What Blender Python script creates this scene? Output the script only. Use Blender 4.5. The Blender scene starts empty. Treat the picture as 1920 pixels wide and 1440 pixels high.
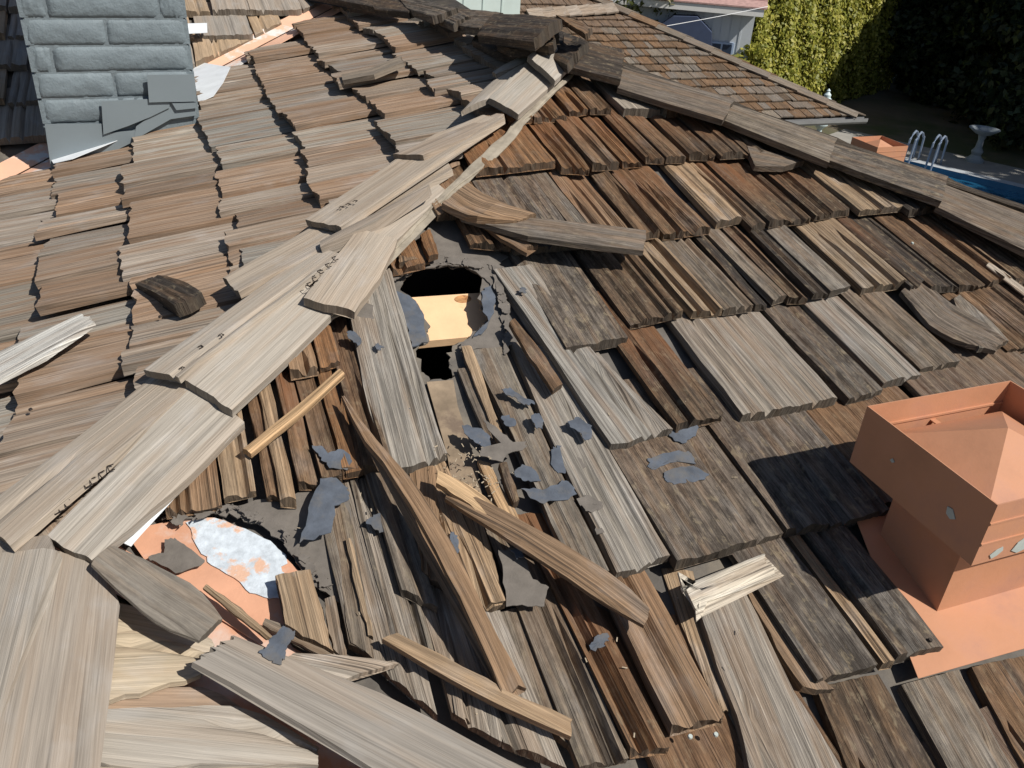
import bpy, bmesh, math, random
import numpy as np
from mathutils import Vector, Matrix
from mathutils.geometry import tessellate_polygon
random.seed(7); RNG=random.Random(11)
C=bpy.context.scene.collection
R=math.radians
S=2.8                      # metres per survey unit
CAMZ=5.1

# ------------------------------------------------------------ camera, sky, sun, exposure
FPX,PITCH,ROLL,AZ0,SL=1615.0,-30.7,3.85,-22.6,14.85
p=R(PITCH); r=R(ROLL)
FW=Vector((0,math.cos(p),math.sin(p))); rt=Vector((1,0,0)); up=rt.cross(FW)
RT=rt*math.cos(r)+up*math.sin(r); UP=-rt*math.sin(r)+up*math.cos(r)
CAM=Vector((0,0,CAMZ))
cd=bpy.data.cameras.new('camera'); cam=bpy.data.objects.new('camera',cd); C.objects.link(cam)
m=Matrix((RT,UP,-FW)).transposed().to_4x4(); m.translation=CAM; cam.matrix_world=m
cd.sensor_width=36; cd.lens=FPX/1920*36; cd.clip_start=.05; cd.clip_end=600
bpy.context.scene.camera=cam
SUN_AZ,SUN_EL=121.0,48.0
w=bpy.data.worlds.new('World'); bpy.context.scene.world=w; w.use_nodes=True
nt=w.node_tree; bg=nt.nodes['Background']; sk=nt.nodes.new('ShaderNodeTexSky'); sk.sky_type='NISHITA'
sk.sun_disc=False; sk.sun_elevation=R(SUN_EL); sk.sun_rotation=R(SUN_AZ); sk.air_density=1.0; sk.dust_density=1.0
nt.links.new(sk.outputs[0],bg.inputs[0]); bg.inputs[1].default_value=0.056
ld=bpy.data.lights.new('sun','SUN'); ld.energy=4.8; ld.angle=R(.53); ld.color=(1,.94,.85)
sun=bpy.data.objects.new('sun',ld); C.objects.link(sun)
sd=Vector((math.sin(R(SUN_AZ))*math.cos(R(SUN_EL)),math.cos(R(SUN_AZ))*math.cos(R(SUN_EL)),math.sin(R(SUN_EL))))
sun.rotation_euler=sd.to_track_quat('Z','Y').to_euler(); sun.location=(6,-6,14)
vs=bpy.context.scene.view_settings; vs.view_transform='Standard'; vs.look='None'; vs.exposure=0.1; vs.gamma=1; vs.use_curve_mapping=False

# ------------------------------------------------------------ geometry helpers
def az(a,e=0): return Vector((math.sin(R(a))*math.cos(R(e)),math.cos(R(a))*math.cos(R(e)),math.sin(R(e))))
def ray(x,y): return RT*((x-960)/FPX)-UP*((y-720)/FPX)+FW
def proj(P):
    q=P-CAM; d=q.dot(FW)
    if d<.05: return (-9999,-9999)
    return (960+FPX*q.dot(RT)/d,720-FPX*q.dot(UP)/d)
class Fr:
    """a plane of the building: origin, e across, d down the slope, n outward; u,v in metres"""
    def __init__(s,O,e,d):
        s.O=O; s.e=e.normalized(); s.d=d.normalized(); n=s.e.cross(s.d).normalized()
        s.n=n
    def P(s,u,v,h=0): return s.O+s.e*u+s.d*v+s.n*h
    def uv(s,x,y,h=0):
        D=ray(x,y); O=s.O+s.n*h; t=(O-CAM).dot(s.n)/D.dot(s.n); q=CAM+D*t-s.O
        return q.dot(s.e),q.dot(s.d)
def outward(F,ref):
    if F.n.dot(ref)<0: F.n=-F.n
    return F
Z=Vector((0,0,1)); CS=math.cos(R(SL))
T=CAM+ray(1060,105)*S
B=outward(Fr(T,az(AZ0+90),az(AZ0+180,-SL)),Z)
A=outward(Fr(T,az(AZ0+180),az(AZ0-90,-SL)),Z)
VP1=.557*S; P1=B.P(-VP1*CS,VP1)
CC=outward(Fr(P1,az(AZ0+180),az(AZ0+90,-SL)),Z)
V0=A.P(-.4535*S,.41*S)
Ef=outward(Fr(V0,az(AZ0+90),az(AZ0+180,-SL)),Z)

def setp(o,label=None,cat=None,group=None,kind=None):
    if label: o['label']=label
    if cat: o['category']=cat
    if group: o['group']=group
    if kind: o['kind']=kind
    return o
def empty(name,loc,label=None,cat=None,group=None,parent=None):
    o=bpy.data.objects.new(name,None); C.objects.link(o); o.empty_display_size=.2
    o.location=loc; o.parent=parent
    bpy.context.view_layer.update()
    return setp(o,label,cat,group)
def link(name,me,parent=None,mat=None,col=None):
    o=bpy.data.objects.new(name,me); C.objects.link(o)
    if mat and not me.materials: me.materials.append(mat)
    if parent:
        o.parent=parent; o.matrix_parent_inverse=parent.matrix_world.inverted()
    if col: o.color=col
    return o
def mesh(name,vs_,fs,uvs=None,stain_shade=None,smooth=False,ntop=0):
    me=bpy.data.meshes.new(name); me.from_pydata([tuple(v) for v in vs_],[],fs)
    if uvs is not None:
        l=me.uv_layers.new(name='UVMap'); idx=np.zeros(len(me.loops),dtype=np.int32); me.loops.foreach_get('vertex_index',idx)
        l.data.foreach_set('uv',np.array(uvs,dtype=np.float32)[idx].ravel())
    if stain_shade is not None:
        a=me.attributes.new('stain','FLOAT','POINT'); a.data.foreach_set('value',np.array(stain_shade,dtype=np.float32))
    if smooth: me.polygons.foreach_set('use_smooth',[True]*len(me.polygons))
    if ntop: me.polygons.foreach_set('use_smooth',[i<ntop for i in range(len(me.polygons))])
    me.update(); return me
def box_vf(c,hx,hy,hz,ex=Vector((1,0,0)),ey=Vector((0,1,0)),ez=Z):
    v=[c+ex*(hx*a)+ey*(hy*b)+ez*(hz*d) for a in(-1,1) for b in(-1,1) for d in(-1,1)]
    f=[(0,1,3,2),(4,6,7,5),(0,4,5,1),(2,3,7,6),(0,2,6,4),(1,5,7,3)]
    return v,f
def join_vf(parts):
    V=[];F=[]
    for v,f in parts:
        o=len(V); V+=list(v); F+=[tuple(i+o for i in q) for q in f]
    return V,F
def prism(pts,n,th):
    """closed slab from a polygon (list of Vectors, top side) of thickness th along -n"""
    k=len(pts); V=[q for q in pts]+[q-n*th for q in pts]
    F=[tuple(t) for t in tessellate_polygon([pts])]
    F+= [tuple(i+k for i in reversed(t)) for t in F]
    F+=[(i,(i+1)%k,(i+1)%k+k,i+k) for i in range(k)]
    return V,F
def fix(me):
    bm=bmesh.new(); bm.from_mesh(me); bmesh.ops.recalc_face_normals(bm,faces=bm.faces); bm.to_mesh(me); bm.free(); return me

# ------------------------------------------------------------ materials
def newmat(name):
    m=bpy.data.materials.new(name); m.use_nodes=True; n=m.node_tree; return m,n,n.nodes['Principled BSDF']
def N(n,t,**k):
    x=n.nodes.new(t)
    for a,b in k.items(): setattr(x,a,b)
    return x
def math_(n,op,a,b=None,c=None,clamp=False):
    x=N(n,'ShaderNodeMath',operation=op,use_clamp=clamp)
    for i,v in enumerate((a,b,c)):
        if v is None: continue
        if isinstance(v,(int,float)): x.inputs[i].default_value=v
        else: n.links.new(v,x.inputs[i])
    return x.outputs[0]
def ramp(n,src,lo,hi,a=0.,b=1.):
    x=N(n,'ShaderNodeMapRange'); n.links.new(src,x.inputs[0])
    for i,v in zip((1,2,3,4),(lo,hi,a,b)): x.inputs[i].default_value=v
    return x.outputs[0]
def mix(n,f,a,b,mode='MIX'):
    x=N(n,'ShaderNodeMix',data_type='RGBA',blend_type=mode)
    for i,v in ((0,f),(6,a),(7,b)):
        if isinstance(v,(int,float)): x.inputs[i].default_value=v
        elif isinstance(v,tuple): x.inputs[i].default_value=(*v,1) if len(v)==3 else v
        else: n.links.new(v,x.inputs[i])
    return x.outputs[2]
def noise(n,vec,sc,det=4,rough=.55,dist=0):
    x=N(n,'ShaderNodeTexNoise'); n.links.new(vec,x.inputs['Vector']); x.inputs['Scale'].default_value=sc
    x.inputs['Detail'].default_value=det; x.inputs['Roughness'].default_value=rough; x.inputs['Distortion'].default_value=dist
    return x.outputs['Fac']
def wood(name,rust=1.0,mould=1.0,bumpd=.0022,contrast=1.0,brown=.45,bcol=(.19,.115,.062)):
    m,n,b=newmat(name); L=n.links
    uv=N(n,'ShaderNodeUVMap'); sp=N(n,'ShaderNodeSeparateXYZ'); L.new(uv.outputs[0],sp.inputs[0])
    oi=N(n,'ShaderNodeObjectInfo'); rnd=math_(n,'MULTIPLY',oi.outputs['Random'],37.)
    def vec(ku,kv):
        c=N(n,'ShaderNodeCombineXYZ'); 
        L.new(math_(n,'MULTIPLY',sp.outputs[0],ku),c.inputs[0]); L.new(math_(n,'MULTIPLY',sp.outputs[1],kv),c.inputs[1]); L.new(rnd,c.inputs[2]); return c.outputs[0]
    wide=noise(n,vec(42,2.2),1,3,.5,.15)       # bands a couple of cm wide
    streak=noise(n,vec(170,3.6),1,4,.55,.08)
    fibre=noise(n,vec(560,9),1,3,.6)
    blot=noise(n,vec(14,7),1,4,.6)
    base=oi.outputs['Color']
    crk=noise(n,vec(210,1.3),1,2,.5,.5)
    crk2=noise(n,vec(95,.9),1,2,.5,.9)
    k=contrast
    v=math_(n,'MULTIPLY',ramp(n,wide,.3,.7,1-.16*k,1+.14*k),ramp(n,streak,.3,.72,1-.42*k,1+.26*k))
    v=math_(n,'MULTIPLY',v,ramp(n,fibre,.3,.7,1-.34*k,1+.26*k))
    c=mix(n,1.0,base,(1,1,1)); 
    vv=N(n,'ShaderNodeVectorMath',operation='SCALE'); L.new(base,vv.inputs[0]); L.new(v,vv.inputs['Scale']); c=vv.outputs[0]
    # warm brown bands and silver-grey bands
    g=mix(n,ramp(n,wide,.46,.60,0,brown),c,bcol)
    g=mix(n,ramp(n,crk,.60,.70,0,.6*k),g,(.035,.027,.021))
    g=mix(n,ramp(n,crk2,.64,.70,0,.55*k),g,(.03,.024,.02))
    hs=N(n,'ShaderNodeHueSaturation'); hs.inputs['Saturation'].default_value=.45; hs.inputs['Value'].default_value=1.12; L.new(c,hs.inputs['Color'])
    g=mix(n,ramp(n,blot,.54,.7,0,.5),g,hs.outputs[0])
    # dark mould patches, stronger where alpha of object colour is low
    al=math_(n,'SUBTRACT',1.0,oi.outputs['Alpha'])
    md=math_(n,'MULTIPLY',ramp(n,noise(n,vec(62,17),1,6,.75),.44,.60,0,1.),math_(n,'MULTIPLY',al,mould),clamp=True)
    g=mix(n,md,g,(.03,.024,.02))
    li=noise(n,vec(75,34),1,5,.65,.4)
    g=mix(n,math_(n,'MULTIPLY',ramp(n,li,.55,.66,0,.55*k),math_(n,'MULTIPLY',al,mould),clamp=True),g,(.33,.27,.18))
    at=N(n,'ShaderNodeAttribute',attribute_name='stain')
    st=math_(n,'MULTIPLY',at.outputs['Fac'],ramp(n,noise(n,vec(60,6),1,4,.6),.3,.65,.15*rust,1.*rust),clamp=True)
    g=mix(n,st,g,(.20,.088,.038))
    en=math_(n,'MULTIPLY',at.outputs['Fac'],-.8*min(1,mould+.2),clamp=True)  # negative values: weathered end grain and painted shade on butts and sides
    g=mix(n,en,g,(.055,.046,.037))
    L.new(g,b.inputs['Base Color']); b.inputs['Roughness'].default_value=.82; b.inputs['Specular IOR Level'].default_value=.25
    hgt=math_(n,'ADD',math_(n,'MULTIPLY',streak,1.0),math_(n,'MULTIPLY',fibre,.8))
    bp=N(n,'ShaderNodeBump'); bp.inputs['Strength'].default_value=1.; bp.inputs['Distance'].default_value=bumpd; L.new(hgt,bp.inputs['Height']); L.new(bp.outputs[0],b.inputs['Normal'])
    return m
def surf(name,col,rough=.7,var=.15,sc=8,bump=0,bsc=60,metal=0,col2=None,sc2=3,lo=.5,hi=.6,spec=.4):
    m,n,b=newmat(name); L=n.links; tc=N(n,'ShaderNodeTexCoord'); o=tc.outputs['Object']
    a=noise(n,o,sc,5,.6); v=N(n,'ShaderNodeVectorMath',operation='SCALE'); v.inputs[0].default_value=col
    L.new(ramp(n,a,.3,.7,1-var,1+var),v.inputs['Scale']); c=v.outputs[0]
    if col2: c=mix(n,ramp(n,noise(n,o,sc2,5,.65),lo,hi),c,col2)
    L.new(c,b.inputs['Base Color']); b.inputs['Roughness'].default_value=rough; b.inputs['Metallic'].default_value=metal; b.inputs['Specular IOR Level'].default_value=spec
    if bump:
        bp=N(n,'ShaderNodeBump'); bp.inputs['Distance'].default_value=bump; L.new(noise(n,o,bsc,6,.7),bp.inputs['Height']); L.new(bp.outputs[0],b.inputs['Normal'])
    return m
W_OLD=wood('weathered_cedar',bumpd=.0032,contrast=1.15); W_PALE=wood('silvered_cedar',rust=.6,mould=.6,bumpd=.0010,contrast=.5,brown=.3,bcol=(.33,.24,.165)); W_TAN=wood('tan_cedar',rust=.6,mould=.6,bumpd=.0016,contrast=.95,brown=.62,bcol=(.225,.135,.078)); W_NEW=wood('split_cedar',rust=0,mould=.15,bumpd=.0026,contrast=1.15)
W_RAW=surf('new_pine',(.80,.54,.32),.7,.08,14,.0006,90,col2=(.62,.34,.15),sc2=9,lo=.58,hi=.72)
M_FELT=surf('roofing_felt',(.125,.115,.105),.9,.25,14,.002,70,col2=(.20,.175,.14),sc2=6,lo=.48,hi=.68)
M_FLAKE=surf('slate_felt',(.088,.104,.132),.85,.28,30,.0012,140,col2=(.13,.125,.12),sc2=16,lo=.5,hi=.7)
M_FLAKEB=surf('brown_felt',(.15,.135,.12),.9,.2,30,.0012,140)
M_COPPER=surf('terracotta_paint',(.50,.245,.14),.6,.13,7,.0008,30,col2=(.42,.215,.145),sc2=7,lo=.48,hi=.72)
M_FADE=surf('faded_valley_paint',(.58,.31,.20),.7,.14,10,.001,50,col2=(.58,.45,.39),sc2=7,lo=.5,hi=.62)
M_SILVER=surf('peeled_galvanised',(.52,.58,.64),.75,.22,60,.0022,55,col2=(.62,.40,.29),sc2=16,lo=.54,hi=.60)
M_WHITE=surf('pale_metal',(.72,.76,.80),.45,.1,12)
M_CHIM=surf('grey_blue_paint',(.165,.205,.23),.6,.12,9,.005,38)
M_CHIMF=surf('grey_blue_metal',(.185,.222,.245),.5,.06,4,.0004,30)
M_MORT=surf('painted_mortar',(.155,.19,.212),.8,.08,20,.004,50)
M_DARK=surf('attic_wood',(.035,.026,.02),.9,.2,8)  # near black: the gloom of the roof space is put into the colour
M_STUCCO=surf('cream_stucco',(.55,.50,.42),.85,.08,6,.002,120)
M_BARE=surf('bare_metal_chip',(.42,.47,.45),.5,.1,30)
M_BLACK=surf('rusty_wire',(.03,.022,.018),.6,.1,50)
M_PIN=surf('dirty_paper',(.31,.275,.22),.9,.25,20,.002,80,col2=(.25,.215,.17),sc2=14,lo=.5,hi=.65)

TONES={'G':(.34,.31,.27,.9),'g':(.25,.215,.175,.6),'D':(.18,.155,.13,.3),'d':(.145,.10,.066,.4),'b':(.215,.133,.078,.55),
 'k':(.075,.062,.052,.35),'t':(.42,.31,.205,.8),'o':(.29,.155,.075,.65),'a':(.40,.33,.265,.97),'c':(.42,.37,.31,1.),'n':(.62,.42,.24,1.),'w':(.70,.67,.61,1.),'m':(.33,.292,.25,1.),'s':(.21,.178,.148,.65),'f':(.32,.21,.13,.85),
 'q':(.35,.255,.185,1.),'e':(.50,.42,.31,1.),'z':(.35,.32,.275,1.)}
def tone(k,j=.12):
    t=TONES[k]; s=1+RNG.uniform(-j,j); q=RNG.uniform(-.04,.04)
    return (t[0]*s*(1+q),t[1]*s,t[2]*s*(1-q),t[3])

# ------------------------------------------------------------ split-wood slab (shakes, caps, sticks)
LAST={'n':0}
def slab_vf(F,grid,th,groove=.002,cracks=0,rag=.006,stain_shade=None,taper=(1,1),bow=0.):
    """grid[i][j]=(u,v,h): rows run from head to butt, columns across"""
    nr=len(grid); nc=len(grid[0])
    q0=0.; g=[]
    for _ in range(nc):
        q0=q0*.45+RNG.gauss(0,groove*.8); g.append(q0)
    rg=[RNG.uniform(-rag,rag*.4) for _ in range(nc//3+3)]
    ck={}
    if nc>6:
        for _ in range(cracks):
            ck[RNG.randrange(2,nc-2)]=RNG.uniform(.35,.9)
    cl=[0.]
    cen=lambda i:((grid[i][0][0]+grid[i][-1][0])/2,(grid[i][0][1]+grid[i][-1][1])/2)
    for i in range(1,nr): cl.append(cl[-1]+math.dist(cen(i),cen(i-1)))
    c0,c1=cen(0),cen(nr-1); ll=math.dist(c0,c1) or 1e-6; ax_=((c1[0]-c0[0])/ll,(c1[1]-c0[1])/ll); px_=(-ax_[1],ax_[0])
    dev=max(abs((cen(i)[0]-c0[0])*px_[0]+(cen(i)[1]-c0[1])*px_[1]) for i in range(nr)); straight=dev<.02
    V=[];UV=[];ST=[]
    for i in range(nr):
        t=i/(nr-1); wrow=math.dist(grid[i][0][:2],grid[i][-1][:2])
        for j in range(nc):
            u,v,h=grid[i][j]; k=j/(nc-1)
            hh=h+g[j]*(.55+.45*t)+RNG.gauss(0,groove*.12)+bow*(4*k*(1-k)-.6)
            if j in ck and t>1-ck[j]: hh-=th*.7
            if j in (0,nc-1): hh-=.0016
            if i==nr-1:
                x_=j/3; q_=int(x_); v+=(rg[q_]*(1-x_+q_)+rg[q_+1]*(x_-q_))+RNG.uniform(-rag,rag)*.16; hh-=.001
            V.append(F.P(u,v,hh))
            if straight: UV.append(((u-c0[0])*px_[0]+(v-c0[1])*px_[1],(u-c0[0])*ax_[0]+(v-c0[1])*ax_[1]))
            else: UV.append(((k-.5)*wrow,cl[i]))
            ST.append(stain_shade(t,k) if stain_shade else 0.)
    n0=len(V)
    for i in range(nr):
        t=i/(nr-1); tt=th*(taper[0]+(taper[1]-taper[0])*t)
        for j in (0,nc-1):
            u,v,h=grid[i][j]; V.append(F.P(u,v,h-tt)); UV.append((UV[i*nc+j][0]+tt,UV[i*nc+j][1])); ST.append(ST[i*nc+j])
    nb=len(V)
    for i,row in ((0,0),(nr-1,1)):
        tt=th*(taper[0] if i==0 else taper[1])
        for j in range(1,nc-1):
            u,v,h=grid[i][j]; V.append(F.P(u,v+(RNG.uniform(-rag,0)*.5 if row else 0),h-tt)); UV.append((UV[i*nc+j][0],UV[i*nc+j][1]+tt)); ST.append(ST[i*nc+j]*.5)
    Fc=[(i*nc+j,i*nc+j+nc,i*nc+j+nc+1,i*nc+j+1) for i in range(nr-1) for j in range(nc-1)]
    for i in range(nr-1):
        a=i*nc; b=n0+2*i; Fc.append((a,b,b+2,a+nc)); a=i*nc+nc-1; b+=1; Fc.append((a,a+nc,b+2,b))
    def bot(row):
        i=0 if row==0 else nr-1
        return [n0+2*i]+[nb+row*(nc-2)+q for q in range(nc-2)]+[n0+2*i+1]
    b0,b1=bot(0),bot(1)
    for j in range(nc-1):
        Fc.append((j,j+1,b0[j+1],b0[j])); a=(nr-1)*nc+j; Fc.append((a,b1[j],b1[j+1],a+1))
    Fc.append((b0[0],b0[-1],b1[-1],b1[0]))
    nt_=(nr-1)*(nc-1); dup={}          # the sides get vertices of their own so that top edges stay crisp
    for q in range(nt_,len(Fc)):
        f=[]
        for i in Fc[q]:
            if i<nr*nc:
                if i not in dup: dup[i]=len(V); V.append(V[i]); UV.append(UV[i]); ST.append(ST[i])
                i=dup[i]
            f.append(i)
        Fc[q]=tuple(f)
    for i,j_ in dup.items(): ST[j_]=-.9 if i>=(nr-1)*nc else -.3  # butts and sides darkened: weathered end grain plus shade put into the colour
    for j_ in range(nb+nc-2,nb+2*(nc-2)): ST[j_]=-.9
    LAST['n']=nt_
    return V,Fc,UV,ST
def lerp_poly(pts,ts):
    d=[0]
    for a,b in zip(pts,pts[1:]): d.append(d[-1]+math.dist(a,b))
    out=[]
    for t in ts:
        s=t*d[-1]; k=0
        while k<len(d)-2 and d[k+1]<s: k+=1
        f=(s-d[k])/max(1e-9,d[k+1]-d[k]); out.append(tuple(a+(b-a)*f for a,b in zip(pts[k],pts[k+1])))
    return out
def board(name,F,Lp,Rp,hs,tn,parent=None,th=.016,mat=None,groove=.0014,cracks=0,rag=.005,nc=None,nr=None,bow=0.,edge=.0009,taper=(.9,1),headrag=0.,stain_shade=None,tw=0.):
    """a piece whose left and right edges (head to butt) are sighted at pixels on plane F at heights hs"""
    n=nr or (9 if len(Lp)>2 else 7)
    ts=[i/(n-1) for i in range(n)]
    Lq=lerp_poly(Lp,ts); Rq=lerp_poly(Rp,ts); H=lerp_poly([(i/(max(1,len(hs)-1)),h) for i,h in enumerate(hs)],ts) if len(hs)>1 else [(0,hs[0])]*n
    H=[np.interp(t,np.linspace(0,1,len(hs)),hs) if len(hs)>1 else hs[0] for t in ts]
    a0,b0=F.uv(*Lq[n//2],H[n//2]),F.uv(*Rq[n//2],H[n//2]); wd=math.dist(a0,b0)
    c=nc or max(5,min(30,int(wd/.008)+2))
    grid=[]
    for i in range(n):
        a=F.uv(*Lq[i],H[i]); b=F.uv(*Rq[i],H[i]); row=[]
        ja,jb=RNG.gauss(0,edge),RNG.gauss(0,edge)
        for j in range(c):
            k=j/(c-1); u=a[0]+(b[0]-a[0])*k+(ja if k<.5 else jb)*abs(1-2*k); v=a[1]+(b[1]-a[1])*k
            if headrag and i==0: v+=RNG.uniform(-headrag,headrag); u+=RNG.uniform(-.2,.2)*headrag
            row.append((u,v,H[i]+tw*(k-.5)*(1-ts[i])))
        grid.append(row)
    # rag works along v only; for boards lying across the slope shift along their own axis instead
    if rag:
        d0=(grid[-1][0][0]-grid[-2][0][0],grid[-1][0][1]-grid[-2][0][1]); l=math.hypot(*d0) or 1
        grid[-1]=[(u+d0[0]/l*q,v+d0[1]/l*q,h) for (u,v,h),q in zip(grid[-1],np.interp(np.arange(c),np.arange(0,c+3,3),[RNG.uniform(-rag,rag) for _ in range(len(np.arange(0,c+3,3)))])+np.array([RNG.uniform(-.12,.12)*rag for _ in range(c)]))]
    V,Fc,UV,ST=slab_vf(F,grid,th,groove,cracks,0,stain_shade,taper,bow)
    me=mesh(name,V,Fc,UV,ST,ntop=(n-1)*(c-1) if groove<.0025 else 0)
    return link(name,me,parent,mat or W_OLD,tone(tn,.06) if isinstance(tn,str) else tn)

EXP=.104*S
COUNT={'n':0}; STUFF={}
def shake_vf(F,uL,uR,vL,vR,L,top=None,bot=None,th=.02,groove=.0025,cracks=0,rag=.007,rust=0.,h0=0.,skew=0.,bow=0.,nc=None,tilt=0.,lift=.026):
    if top:
        for _ in range(90):
            if top(uL)>(vL+vR)/2-.03 and uL<uR-.012: uL+=.004
            if top(uR)>(vL+vR)/2-.03 and uL<uR-.012: uR-=.004
    wd=abs(uR-uL)
    if wd<.012: return None
    c=nc or max(5,min(30,int(wd/.0085)+2)); n=6; grid=[]
    ts=[0,.22,.42,.62,.82,1.0]
    cols=[]
    wob=[RNG.gauss(0,.0013) for _ in ts]
    for j in range(c):
        k=j/(c-1); u=uL+(uR-uL)*k; vb=vL+(vR-vL)*k
        if bot: vb=min(vb,bot(u))
        vt=vb-L
        if top: vt=max(vt,top(u))
        if vt>vb-.02: vt=vb-.02
        cols.append((u,vt,vb,k))
    # drop pieces wholly beyond the hip or valley
    if all(cc[2]-cc[1]<.035 for cc in cols): return None
    vmid=(vL+vR)/2
    for i,t in enumerate(ts):
        row=[]
        for (u,vt,vb,k) in cols:
            v=vt+(vb-vt)*t
            e=wob[i] if k in(0,1) else 0
            row.append((u+skew*(vb-v)+e,v,h0-lift*(vmid-v)/EXP+tilt*(k-.5)))
        grid.append(row)
    st=None
    if rust>0:
        def st(t,k): 
            # the part freshly uncovered, one exposure above the butt
            x=(1-t)*L/EXP
            return max(0,min(1,(x-.35)/.5))*rust
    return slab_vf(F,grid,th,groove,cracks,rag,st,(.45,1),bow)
def inframe(F,uL,uR,vb,m=60):
    for u in (uL,uR,(uL+uR)/2):
        for v in (vb,vb-EXP*.9):
            x,y=proj(F.P(u,v))
            if -m<x<1920+m and -m<y<1440+m: return True
    return False
def shake(F,parent,uL,uR,vL,vR,tn,L=1.55*EXP,mat=None,stuff=None,**k):
    q=shake_vf(F,uL,uR,vL,vR,L,**k)
    if q is None: return
    if stuff is not None and not inframe(F,uL,uR,(vL+vR)/2):
        STUFF.setdefault(stuff,[]).append(q); return
    tj=.2 if mat is W_TAN else .12
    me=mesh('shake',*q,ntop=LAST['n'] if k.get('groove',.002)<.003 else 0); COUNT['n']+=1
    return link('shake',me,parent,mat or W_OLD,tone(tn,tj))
def flush(key,name,parent,mat,col):
    V=[];Fc=[];UV=[];ST=[]
    for v,f,uv,st in STUFF.get(key,[]):
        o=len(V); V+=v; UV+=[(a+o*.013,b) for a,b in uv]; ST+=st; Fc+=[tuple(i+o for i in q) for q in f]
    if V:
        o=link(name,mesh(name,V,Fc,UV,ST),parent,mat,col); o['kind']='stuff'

# ------------------------------------------------------------ the house
EAVE=1.42*S
house=empty('house',(T.x,T.y,0),'low house seen from its worn cedar shake roof, with torn hip caps and a hole','house')
def sheet(name,F,poly,h,mat,holes=(),parent=house,label=None,th=.004):
    pts=[F.P(u,v,h) for u,v in poly]; hl=[[F.P(u,v,h) for u,v in q] for q in holes]
    allp=pts+[q for l in hl for q in l]
    tris=tessellate_polygon([pts]+hl); V=list(allp)+[q-F.n*th for q in allp]; k=len(allp)
    Fc=[tuple(t) for t in tris]+[tuple(i+k for i in reversed(t)) for t in tris]
    o=0
    for l in [pts]+hl:
        n=len(l); Fc+=[(o+i,o+(i+1)%n,o+(i+1)%n+k,o+i+k) for i in range(n)]; o+=n
    ob=link(name,fix(mesh(name,V,Fc)),parent,mat)
    if label: ob['label']=label
    return ob
hV=VP1*CS
aval=lambda u:(.41*S+(u+.4535*S)/CS)     # valley line on slope A: largest v for a given u
HOLE=[(757,527),(764,514),(772,507),(786,506),(800,499),(818,502),(835,498),(850,503),(868,500),(882,508),(905,517),(912,522),(918,530),(908,538),(900,546),(896,560),(903,570),(901,578),(908,584),(917,600),(903,606),(900,615),(890,622),(878,634),(862,642),(850,650),(840,665),(847,680),(843,692),(853,706),(838,714),(822,711),(805,715),(799,702),(790,697),(788,675),(778,655),(804,642),(801,625),(806,610),(790,585),(784,570),(775,560),(752,545)]
def jag(pts,F,h,amp=.004,sub=3):
    q=[F.uv(x,y,h) for x,y in pts]; out=[]
    for a,b in zip(q,q[1:]+q[:1]):
        for s in range(sub):
            t=s/sub; out.append((a[0]+(b[0]-a[0])*t+RNG.gauss(0,amp),a[1]+(b[1]-a[1])*t+RNG.gauss(0,amp)))
    return out
DK=-.05
slopeB=sheet('roof_slope',B,[(0,0),(EAVE*CS,EAVE),(-hV+(EAVE-VP1)*CS,EAVE),(-hV,VP1)],DK,M_FELT,[jag(HOLE,B,DK,.0025)],label='right hand roof slope with dark rough shakes and a hole torn through the felt')
aR=3.2*S
slopeA=sheet('roof_slope',A,[(0,0),(hV,VP1),(aR,VP1),(aR,EAVE),(aval(0)*0+(EAVE-.41*S)*CS-.4535*S,EAVE),(-1.5*S,.41*S+(-1.5*S+.4535*S)/CS),(-1.5*S,.245*S)] if False else
   [(0,0),(hV,VP1),(aR,VP1),(aR,EAVE),((EAVE-.41*S)*CS-.4535*S,EAVE),(-.9*S,aval(-.9*S)),(-.85*S,.139*S)],DK,M_FELT,label='left hand roof slope with sunlit tan shakes')
slopeE=sheet('roof_slope',Ef,[(0,0),(-1.1*S,1.1*S/CS),(-2.2*S,1.1*S/CS),(-2.2*S,-.9*S),(.9*S*CS*.98,-.9*S)],DK,M_FELT,label='far left roof slope behind the chimney')
slopeC=sheet('roof_slope',CC,[(0,0),(aR-hV,0),(aR-hV,.75*S),(.75*S*CS,.75*S)],DK,M_FELT,label='near roof slope at the bottom of the picture with horizontal grain')
# far sides of the ridge, falling away from the viewer
hd=(B.P(EAVE*CS,EAVE)-T)
kd=(A.P(-.85*S,.139*S)-T)
def backslope(dirv,dn):
    Fq=outward(Fr(T,dirv,dn),Z); return Fq
dn=az(AZ0+90,-27)
V_=[T-Z*.06,T+hd-Z*.06,T+hd+dn*2.2-Z*.06,T+dn*3.6-Z*.06,T+kd+az(40,-27)*2.6-Z*.06,T+kd-Z*.06]
slopeD=link('roof_slope',fix(mesh('roof_slope',V_,[(0,1,2,3),(0,3,4,5)])),house,M_FELT); slopeD['label']='roof slope falling away behind the right hip'
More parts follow.
